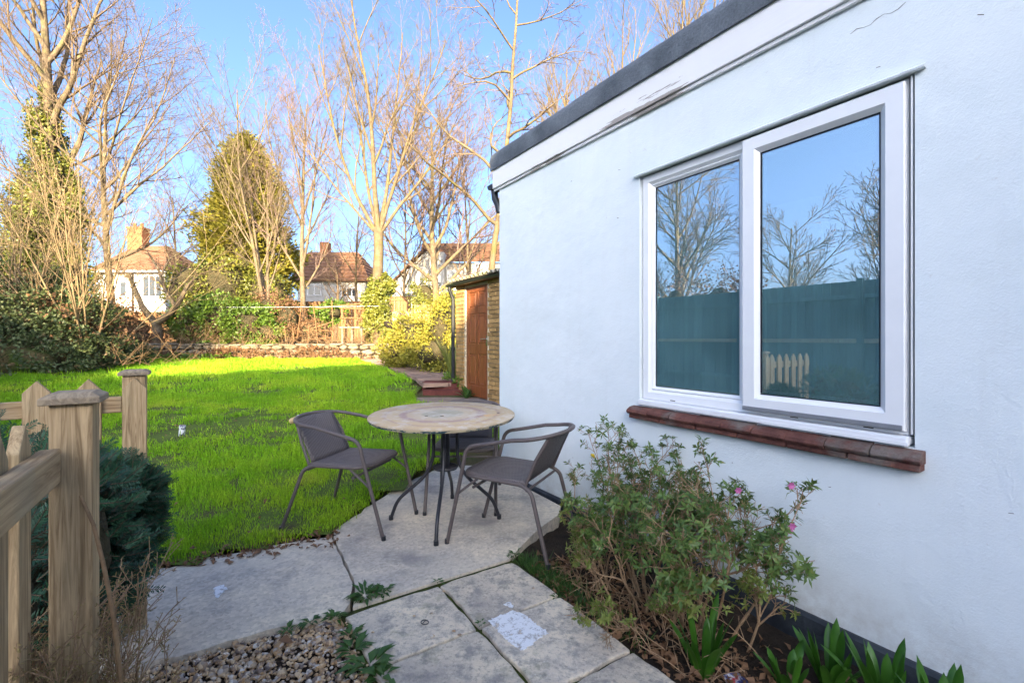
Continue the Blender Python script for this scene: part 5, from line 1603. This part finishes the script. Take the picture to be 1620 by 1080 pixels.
for k in range(4):
    MB().box((px_x(674, 27), 26.985, zt0 + th_ * k / 3), (tw_, .02, .03)).build('trellis_slat', MAT['pale_fence'], pf)
board_fence('board_fence', 'weathered fence behind the bushes below the house with the orange chimney', px_x(60, 30), px_x(450, 30), 30, .9, 3.0, 'brown_fence')

# terrace timber frames, canes and wire
def rough_pole(m, a, b, r_): m.tube([a, (Vector(a) + Vector(b)) / 2 + Vector((.01, 0, .0)), b], r_, 7)
fr_ = thing('post_and_rail_frame', 'rough wooden post and rail frame behind the terrace table', 'frame', P(560, 540, 21))
for px in (541, 562, 577):
    m = MB(); rough_pole(m, P(px, 540, 21), P(px, 482 if px != 577 else 488, 21), .055); m.build('post', MAT['brown_fence'], fr_, smooth='auto')
for (a, b) in (((538, 503), (580, 503)), ((538, 487), (580, 489)), ((500, 488), (582, 479))):
    m = MB(); rough_pole(m, P(*a, 20.95), P(*b, 20.95), .04); m.build('rail', MAT['brown_fence'], fr_, smooth='auto')
tt = thing('terrace_table', 'small weathered wooden table on the terrace by the steps of the path', 'table', P(557, 543, 18.8))
MB().box(P(556, 518, 18.8), (.86, .5, .05)).build('table_top', MAT['grey_wood'], tt)
for px in (542, 557, 572):
    a = P(px, 519, 18.7); MB().box((a.x, a.y, (a.z + 1.02) / 2), (.07, .07, a.z - 1.02)).build('leg', MAT['grey_wood'], tt)
canes = [((470, 535), (478, 470)), ((503, 545), (495, 480)), ((527, 540), (525, 476)), ((465, 540), (463, 518)), ((452, 540), (450, 515)), ((487, 541), (489, 512))]
cn_where = ['beside the slim tree', 'nearest the small green shrub', 'standing tallest before the post frame', 'short, at the bramble thicket', 'shortest, beside the glossy bush', 'stubby, between two tall canes']
for (a, b), wl in zip(canes, cn_where):
    m = MB(); rough_pole(m, P(*a, 18.6), P(*b, 18.6), .018)
    tag(m.build('garden_cane', MAT['brown_fence'], None, smooth='auto'), 'thin brown garden cane on the terrace, ' + wl, 'cane', 'canes on the terrace')
for (a, b, lb) in (((480, 524), (528, 508), 'sloping'), ((478, 522), (530, 523), 'level upper'), ((478, 538), (530, 533), 'level lower')):
    m = MB(); rough_pole(m, P(*a, 18.7), P(*b, 18.7), .02)
    tag(m.build('tied_pole', MAT['brown_fence'], None, smooth='auto'), lb + ' brown pole tied across the garden canes', 'pole', 'poles tied to the canes')
wire = [P(150 + 45 * i, 484 + 2.0 * math.sin(i / 10 * math.pi), 19.0 + .1 * i) for i in range(11)]
tag(MB().tube(wire, .006, 6).build('washing_line', MAT['white_frame'], None), 'thin pale washing line strung across the end of the garden', 'line')
hb = thing('hanging_basket', 'dark wire hanging basket beside the ivy-footed tree', 'basket', P(619, 520, 17.2))
c_ = P(619, 512, 17.2)
MB().lathe([(.05, -.20), (.16, -.16), (.25, -.06), (.28, .06), (.29, .08), (.26, .08)], c_, 20).build('bowl', MAT['dark_timber'], hb, smooth='auto')
m = MB()
for k in range(3):
    a = 2.1 * k + .4
    m.tube([c_ + Vector((.28 * math.cos(a), .28 * math.sin(a), .08)), c_ + Vector((0, 0, .62))], .006, 5)
m.tube([c_ + Vector((0, 0, .6)), c_ + Vector((-.2, .1, .75)), c_ + Vector((-.6, .6, .8))], .012, 6)
m.build('chain', MAT['dark_timber'], hb)
# spiky cordyline by the outhouse
def strap_plant(label, base, k, L, wd, mat, seed, tilt=.5, name='strap_leaf_plant', group=None):
    rr = random.Random(seed)
    root = thing(name, label, 'plant', base, group)
    for q in range(k):
        a = q * 2.4 + rr.uniform(-.3, .3); tl_ = tilt * (.25 + .9 * q / k) * rr.uniform(.7, 1.2); l_ = L * rr.uniform(.65, 1.1)
        m = MB(); rows = 8; V = []
        b = Vector(base) + Vector((math.cos(a) * .02, math.sin(a) * .02, 0))
        pos = b.copy(); d = Vector((math.cos(a) * math.sin(tl_ * .5), math.sin(a) * math.sin(tl_ * .5), math.cos(tl_ * .5)))
        s = Vector((-math.sin(a), math.cos(a), 0))
        for i in range(rows + 1):
            f = i / rows
            w_ = wd * (.55 + .9 * f if f < .5 else 1.0) * (1 - max(0, (f - .72) / .28) ** 2)
            up = d.cross(s).normalized()
            V += [pos - s * w_ / 2 - up * w_ * .14, pos + up * w_ * .10 * 0, pos + s * w_ / 2 - up * w_ * .14]
            pos = pos + d * (l_ / rows)
            d = (d + Vector((math.cos(a), math.sin(a), -.5)) * (tl_ * .16 * (f + .2))).normalized()
        F = []
        for i in range(rows):
            F += [(i * 3, i * 3 + 1, i * 3 + 4, i * 3 + 3), (i * 3 + 1, i * 3 + 2, i * 3 + 5, i * 3 + 4)]
        m.add(V, F)
        m.build('leaf', MAT[mat], root, smooth=True)
    return root
MAT['strap'] = leaf_mat('strap_leaves', (.030, .105, .010), (.065, .19, .018), 7, .25, .38, None, .5)
MAT['cordyline'] = leaf_mat('pale_sword_leaves', (.17, .20, .04), (.28, .30, .07), 4, .3, .5)
MAT['weed'] = leaf_mat('weed_leaves', (.030, .085, .018), (.075, .15, .03), 16, .25, .45, None, .4)
strap_plant('pale spiky sword-leaved plant by the black downpipe', (-1.25, 9.6, .42), 22, 1.05, .04, 'cordyline', 3, .9)
strap_plant('dark leafy weed at the foot of the black downpipe', (-.82, 8.2, .22), 16, .24, .06, 'weed', 5, 1.3)
# ---------------------------------------------------------------- clipped yew, hedge behind the pickets, heather
def yew(label, name, ells, k_sprays, seed, corek=.68):
    e = np.array(ells)
    root = thing(name, label, 'bush', (float(e[:, 0].mean()), float(e[:, 1].mean()), 0.0))
    core(ells, 'shaded_core', root, corek)
    tw = []
    Pn, Nn = blob_points(ells, k_sprays, .8, .0, 0)
    # sprays: a twig with two rows of flat needles
    k = len(Pn)
    D = unit(Nn * .9 + rand_dirs(k) * .6 + np.array([[0, 0, .15]]))
    S = unit(np.cross(D, rand_dirs(k)))
    Ls = RNG.uniform(.035, .085, k)
    parts = []
    for j in range(13):
        f = j / 12
        for s in (-1, 1):
            b = Pn + D * (Ls * f)[:, None]
            nd = unit(S * s + D * .75 + rand_dirs(k) * .25)
            parts.append(quad_leaves(b, nd, np.cross(D, S) + rand_dirs(k) * .3, RNG.uniform(.018, .030, k) * (1 - .35 * f), .0042))
    V, F = merge(parts)
    np_obj('needles', V, F, MAT['yew'], root)
    V, F = seg_mesh([(Vector(a), Vector(a + d * l), .0018, .001) for a, d, l in zip(Pn, D, Ls)], 3)
    np_obj('twigs', V, F, MAT['bark_dark'], root)
    st = MB(); st.tube([(e[0, 0], e[0, 1], -.05), (e[0, 0], e[0, 1], e[0, 2])], [.03, .02], 8)
    st.build('stem', MAT['bark_dark'], root)
yew('clipped dark green yew bush between the two fence posts', 'yew_bush', [(-1.69, 1.90, .52, .17, .18, .27), (-1.64, 1.88, .61, .13, .16, .15), (-1.71, 1.88, .36, .14, .15, .2)], 2300, 1)
yew('dark yew hedge growing inside the picket fence', 'yew_hedge', [(-1.42, 1.36, .62, .24, .25, .38), (-1.75, 1.45, .60, .3, .25, .42), (-1.25, 1.02, .55, .18, .2, .40)], 1500, 2)
MAT['azalea_stem'] = rough_mat('bare_tan_stems', (.27, .17, .095), (.44, .30, .18), 9, .8, .3, 60, .004)
MAT['heather'] = leaf_mat('heather_spikes', (.24, .18, .07), (.42, .33, .14), 18, .25, .7, (.13, .15, .05))
def heather():
    rr = random.Random(12)
    b = Vector((-.955, .92, 0))
    root = thing('heather_bush', 'dry brownish heather bush in front of the large fence post', 'bush', b)
    tw, tips = [], []
    for k in range(120):
        p = b + Vector((rr.gauss(-.05, .07), rr.gauss(0, .05), .12))
        d = Vector((rr.gauss(-.03, .12), rr.gauss(0, .16), 1)).normalized()
        grow(p, d, rr.uniform(.34, .62), .004, 2, dict(T_FAN, max=4, minl=.02, n=[0, 0, 9, 5], t0=[0, 0, .3, .15], ang=[.5, .5, .5, .6], len=[.4, .4, .32, .45], wig=.09, up=.05, tip=.0012, seg=[.1, .08, .05, .035, .03]), [], tw, tips, rr)
    # keep clear of the lens
    segs = [s for s in polys_to_segs(tw) if s[1].y > .55]
    V, F = seg_mesh(segs, 3); np_obj('stems', V, F, MAT['azalea_stem'], root)
    A = np.array([tuple(s[0]) for s in segs for _ in range(2)]); B = np.array([tuple(s[1]) for s in segs for _ in range(2)])
    thin = np.array([s[2] < .0032 for s in segs for _ in range(2)])
    A, B = A[thin], B[thin]
    f = RNG.random((len(A), 1))
    Pn = A + (B - A) * f; D = unit(unit(B - A) * .8 + rand_dirs(len(A)))
    V, F = quad_leaves(Pn, D, rand_dirs(len(A)), RNG.uniform(.006, .014, len(A)), .0028)
    np_obj('needles', V, F, MAT['heather'], root)
heather()
cane = [P(108, 760, 1.0), P(128, 785, .98), P(148, 830, .97), P(163, 890, .96), P(175, 950, .95), P(184, 1010, .95), P(190, 1068, .95), P(193, 1140, .96), P(195, 1300, .98)]
tag(MB().tube(cane, [.002, .003, .0035, .004, .004, .0045, .0045, .005, .005], 7).build('dry_cane', MAT['brown_brush'], None, smooth=True), 'single dry curved cane arching in front of the large fence post', 'cane')

# ---------------------------------------------------------------- azalea in the wall bed
MAT['azalea'] = leaf_mat('azalea_leaves', (.055, .12, .028), (.15, .23, .05), 18, .25, .42, (.20, .20, .05), .4)
MAT['azalea_pale'] = leaf_mat('azalea_pale_leaves', (.11, .16, .03), (.22, .25, .055), 14, .25, .5, (.20, .15, .04), .3)
MAT['pink'] = leaf_mat('pink_petals', (.50, .10, .30), (.66, .22, .46), 30, .3, .5)
def rosettes(tips, k, L, Wd):
    Pn = np.array([tuple(t_[0]) for t_ in tips]); Dn = unit(np.array([tuple(t_[1]) for t_ in tips]) + np.array([[0, 0, .25]]))
    parts = []
    X = unit(np.cross(Dn, rand_dirs(len(Pn)))); Yv = np.cross(Dn, X)
    for q in range(k):
        a = 2.4 * q + RNG.uniform(-.3, .3, len(Pn))
        out = X * np.cos(a)[:, None] + Yv * np.sin(a)[:, None]
        D = unit(out + Dn * RNG.uniform(.15, .7, (len(Pn), 1)))
        parts.append(leaf_mesh(Pn - Dn * (q * .0022), D, Dn, L * RNG.uniform(.45, 1.35, len(Pn)), Wd * RNG.uniform(.6, 1.35, len(Pn)), .18, RNG.uniform(-.1, .35, (len(Pn), 1))))
    return merge(parts)
def azalea():
    rr = random.Random(44)
    root = thing('azalea_bush', 'leggy evergreen azalea with a few pink flowers against the white wall', 'bush', W(1.5, 1.85, -.08))
    tw, tips = [], []
    prm = dict(T_FAN, max=4, minl=.015, n=[0, 8, 6, 4], t0=[0, .40, .35, .3], ang=[.6, .55, .6, .7], len=[.5, .5, .5, .5], wig=.13, up=.03, tip=.0014, seg=[.1, .07, .05, .04, .03], rr=.6, taper=.45)
    stems = [(1.55, 1.85, .30, -.10, .64), (1.62, 1.9, .20, -.15, .66), (1.75, 1.8, .55, -.2, .56), (1.5, 1.8, -.05, -.22, .60), (1.40, 1.85, -.25, -.1, .56), (1.32, 1.9, -.5, -.15, .44), (1.8, 1.8, .5, -.05, .40), (1.75, 1.72, .3, -.45, .34), (1.45, 1.75, .1, -.6, .42), (1.6, 1.7, .35, -.5, .45), (1.85, 1.85, .35, .05, .36), (1.68, 1.95, .1, .05, .72), (1.72, 1.92, .25, .02, .76), (1.5, 1.95, .1, .0, .58), (1.3, 1.78, -.2, -.45, .42), (1.45, 1.95, -.05, .0, .66), (1.42, 1.88, .0, -.1, .60), (1.5, 1.9, -.15, -.05, .64), (1.55, 1.75, .0, -.3, .5), (1.28, 1.92, -.34, .0, .72), (1.2, 1.95, -.42, .0, .64), (1.38, 1.95, -.28, .0, .76), (1.12, 1.95, -.45, -.05, .46), (1.3, 1.9, -.5, -.05, .60)]
    for (u_, n_, du, dn, L) in stems:
        p = W(u_ + rr.uniform(-.04, .04), n_, -.11)
        d = (W(du, dn, 0) + Vector((0, 0, .95))).normalized()
        grow(p, d, L * rr.uniform(.9, 1.1), .0085, 1, prm, tw, tw, tips, rr)
    def inside(q):
        u_, n_ = to_un(q.x, q.y); return n_ < WN - .012
    segs = [s for s in polys_to_segs(tw) if inside(s[1])]
    V, F = seg_mesh(segs, 4); np_obj('stems', V, F, MAT['azalea_stem'], root, True)
    tips = [t_ for t_ in tips if inside(t_[0] + t_[1] * .03) and t_[0].z > .12]
    tips = [t_ for t_ in tips if rr.random() < .48]
    hi = [t_ for t_ in tips if t_[0].z > .30 + .12 * math.sin(t_[0].x * 9)]; lo = [t_ for t_ in tips if not t_[0].z > .30 + .12 * math.sin(t_[0].x * 9)]
    V, F = rosettes(hi, 7, .036, .013); np_obj('leaves', V, F, MAT['azalea'], root)
    if lo:
        V, F = rosettes(lo, 7, .028, .010); tag(np_obj('pale_leaves', V, F, MAT['azalea_pale'], root), 'paler yellowish lower leaves')
    print('azalea tips', len(hi), len(lo))
    # dead bare twigs low down
    tw2 = []
    for k in range(75):
        p = W(rr.uniform(1.0, 2.05), rr.uniform(1.60, 1.95), -.08)
        grow(p, (W(rr.gauss(0, .7), rr.gauss(-.35, .4), 0) + Vector((0, 0, .7))).normalized(), rr.uniform(.15, .36), .0035, 3, dict(T_CROOK, max=4, minl=.02, n=[0, 0, 0, 4], t0=[0, 0, 0, .2], tip=.001, up=-.04, seg=[.1, .08, .05, .035, .03]), [], tw2, [], rr)
    V, F = seg_mesh(polys_to_segs(tw2), 4); np_obj('dead_twigs', V, F, MAT['azalea_stem'], root, True)
    for (px, py, Y_) in ((1276, 800, 1.80), (1283, 811, 1.79), (1248, 852, 1.80), (1250, 866, 1.80), (1161, 785, 2.0)):
        c0 = P(px, py, Y_); c = min((t_[0] for t_ in tips), key=lambda q: (q - c0).length) + Vector((.0, -.012, .012)) + Vector((rr.uniform(-.012, .012), 0, rr.uniform(-.012, .012))); parts = []
        for q in range(6):
            a = q * 1.047
            Dv = np.array([[math.cos(a), -.5, math.sin(a)]])
            parts.append(leaf_mesh(np.array([tuple(c)]), Dv, np.array([[.0, -1, .2]]), .019, .014, .2, .1))
        V, F = merge(parts); np_obj('flower', V, F, MAT['pink'], root)
azalea()
# lily-like strap plants
strap_plant('strap-leaved green plant at the front of the azalea', W(1.10, 1.63, -.06), 17, .30, .030, 'strap', 7, .75, 'strap_leaf_plant', 'strap-leaved plants in the bed')
for i, (u_, n_, k, L, lab) in enumerate(((.80, 2.00, 16, .25, 'tall strap-leaved plant by the bitumen plinth'), (.64, 2.03, 16, .27, 'strap-leaved plant third along the plinth in the corner'), (.90, 1.88, 10, .18, 'short strap-leaved clump in the soil by the plinth'), (.48, 2.05, 15, .27, 'strap-leaved plant at the very edge of the view'))):
    strap_plant(lab, W(u_, n_, -.08), k, L, .034, 'strap', 20 + i, .8, 'strap_leaf_plant', 'strap-leaved plants in the bed')
# daffodil bud by the wall
m = MB(); m.tube([P(962, 800, 2.75), P(955, 765, 2.75), P(948, 738, 2.75), P(941, 724, 2.74)], .004, 6); 
db = thing('daffodil', 'single yellow-tipped flower bud on a stalk by the wall', 'flower', P(962, 800, 2.75))
MB().tube([W(2.23, 2.15, -.09), P(955, 765, 2.72), P(948, 738, 2.72), P(941, 724, 2.71)], .004, 6).build('stalk', MAT['strap'], db, smooth=True)
MB().tube([P(941, 724, 2.71), P(938, 720, 2.70), P(935, 718, 2.69)], [.004, .011, .003], 8).build('bud', plain('yellow_petal', (.65, .48, .03), .5), db, smooth=True)
# ---------------------------------------------------------------- weeds in the joints
def weed(label, c, k, L, Wd, seed, flat=.35):
    rr = random.Random(seed)
    c = Vector(c)
    root = thing('weed', label, 'weed', c, 'weeds in the paving joints')
    Pn, D = [], []
    for q in range(k):
        a = rr.uniform(0, 6.28); r_ = rr.uniform(0, L * .5)
        Pn.append((c.x + math.cos(a) * r_, c.y + math.sin(a) * r_, c.z + rr.uniform(0, .012)))
        D.append((math.cos(a), math.sin(a), rr.uniform(.1, flat * 2)))
    V, F = leaf_mesh(np.array(Pn), np.array(D), np.tile([[0, 0, 1.]], (k, 1)), RNG.uniform(.6, 1.2, k) * L, RNG.uniform(.7, 1.2, k) * Wd, .2, .25)
    np_obj('leaves', V, F, MAT['weed'], root)
wl = [((578, 943), 46, .075, .020, 'spreading weed clump where the concrete seam meets the slabs'), ((604, 938), 22, .06, .018, 'weed sprawling onto the slab near the concrete seam'), ((585, 1052), 20, .085, .034, 'broad-leaved dock weed beside the slabs at the lower edge'), ((562, 1030), 18, .065, .022, 'narrow-leaved weed behind the dock'), ((556, 1006), 18, .055, .02, 'small weed at the slab corner by the gravel'), ((530, 978), 22, .05, .018, 'weed where gravel, slab and concrete meet'), ((490, 985), 18, .045, .016, 'weed on the gravel edge below the concrete'), ((455, 998), 14, .04, .014, 'smallest weed on the gravel edge'), ((692, 922), 12, .035, .010, 'tiny weed at the head of the slab joint'), ((760, 988), 10, .022, .010, 'mossy tuft at the crossing of the slab joints'), ((880, 946), 14, .03, .008, 'mossy tuft in the joint beside the planting bed'), ((815, 878), 20, .05, .010, 'grassy tuft at the corner of the planting bed'), ((600, 1072), 14, .07, .03, 'dock leaf cluster cut by the lower edge of the view')]
for i, ((px, py), k, L, Wd, lab) in enumerate(wl):
    weed(lab, G(px, py, -.005), k, L, Wd, 100 + i)
# grassy blades along bed edge
def tufts():
    k = 2600
    u_ = RNG.uniform(1.3, 2.25, k); n_ = 1.50 + np.abs(RNG.normal(0, .06, k))
    keep = RNG.random(k) < np.interp(u_, [1.3, 1.75, 2.0, 2.25], [.05, .35, 1, .7])
    u_, n_ = u_[keep], n_[keep]; k = len(u_)
    Pn = np.stack([-SN * u_ + CS * n_, CS * u_ + SN * n_, np.full(k, -.05)], 1)
    D = unit(rand_dirs(k) * .7 + np.array([[0, 0, 1.]]))
    V, F = quad_leaves(Pn, D, rand_dirs(k), RNG.uniform(.04, .11, k), .004)
    tag(np_obj('bed_grass', V, F, MAT['weed']), 'thin grass growing along the edge of the planting bed', 'grass', kind='stuff')
tufts()
# ---------------------------------------------------------------- leaf litter and odd things
def litter_pts(k, fn):
    Pn = np.array([fn() for _ in range(k)])
    D = unit(rand_dirs(k) * np.array([[1, 1, .35]])); N2 = unit(rand_dirs(k) * .6 + np.array([[0, 0, 1.]]))
    return leaf_mesh(Pn, D, N2, RNG.uniform(.025, .06, k), RNG.uniform(.014, .03, k), .35, .25)
rl = random.Random(6)
def bed_leaf():
    n_ = 1.50 + abs(rl.gauss(.18, .2)) % .75
    return tuple(W(rl.uniform(.5, 2.15), n_, -.028 - .08 * (n_ - 1.46) / .9 + rl.uniform(.0, .03)))
V, F = litter_pts(1150, bed_leaf)
tag(np_obj('leaf_litter', V, F, MAT['dead']), 'brown dead leaves covering the soil under the azalea', 'leaf litter', kind='stuff')
V, F = litter_pts(240, lambda: tuple(G(*(lambda f: (260 + 280 * f + rl.gauss(0, 10), 893 - 50 * f + rl.gauss(0, 7)))(rl.random()), .004)))
tag(np_obj('edge_litter', V, F, MAT['dead']), 'scattered dead leaves where lawn meets concrete', 'leaf litter', kind='stuff')
def lawn_leaf():
    while True:
        y_ = rl.uniform(2.7, 8.5); x_ = rl.uniform(-6.5, -.9)
        if in_poly(np.array([x_]), np.array([y_]), LAWN)[0] and (rl.random() < .35 or y_ < 3.6 or math.hypot(x_ + 4, y_ - 5.9) < 1.1):
            return (x_, y_, terr(x_, y_) + rl.uniform(.02, .06))
V, F = litter_pts(230, lawn_leaf)
tag(np_obj('lawn_litter', V, F, MAT['dead']), 'scattered dead leaves caught in the lawn grass', 'leaf litter', kind='stuff')
def leaf_thing(px, py, z, L, lab, grp):
    p = G(px, py, z)
    V, F = leaf_mesh(np.array([tuple(p)]), rand_dirs(1) * np.array([[1, 1, .2]]), unit(np.array([[0, 0, 1.]]) + rand_dirs(1) * .4), L, L * .55, .3, .3)
    tag(np_obj('dead_leaf', V, F, MAT['dead']), lab, 'leaf', grp)
for (px, py, L, lab) in ((440, 1012, .065, 'curled brown leaf in the middle of the gravel'), (848, 878, .085, 'large rust-brown leaf at the corner of the planting bed'), (862, 889, .075, 'rust-brown leaf tucked under the chair leg by the bed'), (984, 1000, .08, 'dark purplish dead leaf on the slab edge beside the bed')):
    leaf_thing(px, py, .004, L, lab, None)
# pebbles and flakes lying about the slabs
chip_where = ['uppermost of the pair by the metal ring', 'just beyond the metal ring', 'palest, near the long joint', 'close to the joint crossing', 'touching the joint beside the crossing', 'by the tiny weed at the joint head', 'alone on the slab beside the bed', 'nearest the gravel', 'between the ring and the short joint', 'on the slab beyond the paint splash']
for (px, py, s_) in ((632, 968, .007), (655, 974, .006), (684, 1006, .009), (718, 998, .007), (727, 1004, .008), (702, 935, .006), (843, 930, .007), (590, 1000, .006), (682, 970, .007), (768, 946, .005)):
    c = G(px, py, .006)
    m = MB().lathe([(s_ * .5, 0), (s_, s_ * .25), (s_ * .8, s_ * .6), (s_ * .25, s_ * .75)], c, 7, None, 1.3, .9)
    tag(m.build('stone_chip', MAT['pebbles'], None, smooth=True), 'small stone chip on the paving slabs, ' + chip_where.pop(0), 'stone', 'chips on the slabs')
ring = [G(672 + 6 * math.cos(a) , 983.5 + 3.6 * math.sin(a), .008) for a in np.linspace(0, 6.283, 17)[:-1]]
m = MB(); m.tube(ring, .0022, 6, closed=True); m.tube([G(669, 985, .008), G(673, 981, .008)], .002, 6)
tag(m.build('metal_ring', MAT['black_metal'], None, smooth='auto'), 'tiny dark metal ring lying on a paving slab', 'ring')
# tins on the lawn
t = NT('printed_tin'); v = t.coord('obj')
t.pbr(t.ramp(t.noise(v, 26, 3, .6), [(.50, (.72, .73, .76)), (.56, (.10, .10, .16))]), .45, 0, None, .5)
Yt = 720 * 1.17 / (686 - 535)
ct = Vector(((287 - 810) / 720 * Yt, Yt, terr(0, Yt)))
tin = thing('drinks_can', 'crumpled white drinks can standing on the lawn', 'can', ct)
MB().lathe([(.028, 0), (.034, .01), (.034, .07), (.030, .085), (.036, .11), (.033, .128), (.026, .135)], ct, 18, Matrix.Rotation(.12, 3, 'Y')).build('body', t.m, tin, smooth='auto')
MB().lathe([(.026, .1355), (.024, .132), (.004, .132)], ct, 18, Matrix.Rotation(.12, 3, 'Y')).build('lid', MAT['chrome'], tin)
Yc = 3.95
cc = P(467, 664, 4.6)
cup = thing('paper_cup', 'pale paper cup on the grass behind the chair back', 'cup', cc)
rt = Matrix.Rotation(R(72), 3, Vector((.25, 1, 0)))
MB().lathe([(.028, -.05), (.036, .05), (.038, .055)], cc, 18, rt).build('body', plain('buff_card', (.52, .38, .2), .7), cup, smooth='auto')
MB().lathe([(.0395, .045), (.0395, .058), (.03, .062)], cc, 18, rt).build('rim', MAT['white_frame'], cup, smooth='auto')
# bit of packaging in the bed
o = MB().box((0, 0, 0), (.10, .06, .006)).build('crisp_packet', None, None)
t = NT('shiny_wrapper'); v = t.coord('obj')
t.pbr(t.ramp(t.noise(v, 30, 3), [(.42, (.35, .02, .03)), (.5, (.6, .6, .62)), (.58, (.03, .04, .2))]), .3, 0, t.bump(t.noise(v, 40, 3), .6, .01), .5)
o.data.materials.clear(); o.data.materials.append(t.m)
o.location = W(1.02, 1.72, -.05); o.rotation_euler = (.2, .15, .5)
tag(o, 'crumpled red and blue wrapper lying in the planting bed', 'wrapper')
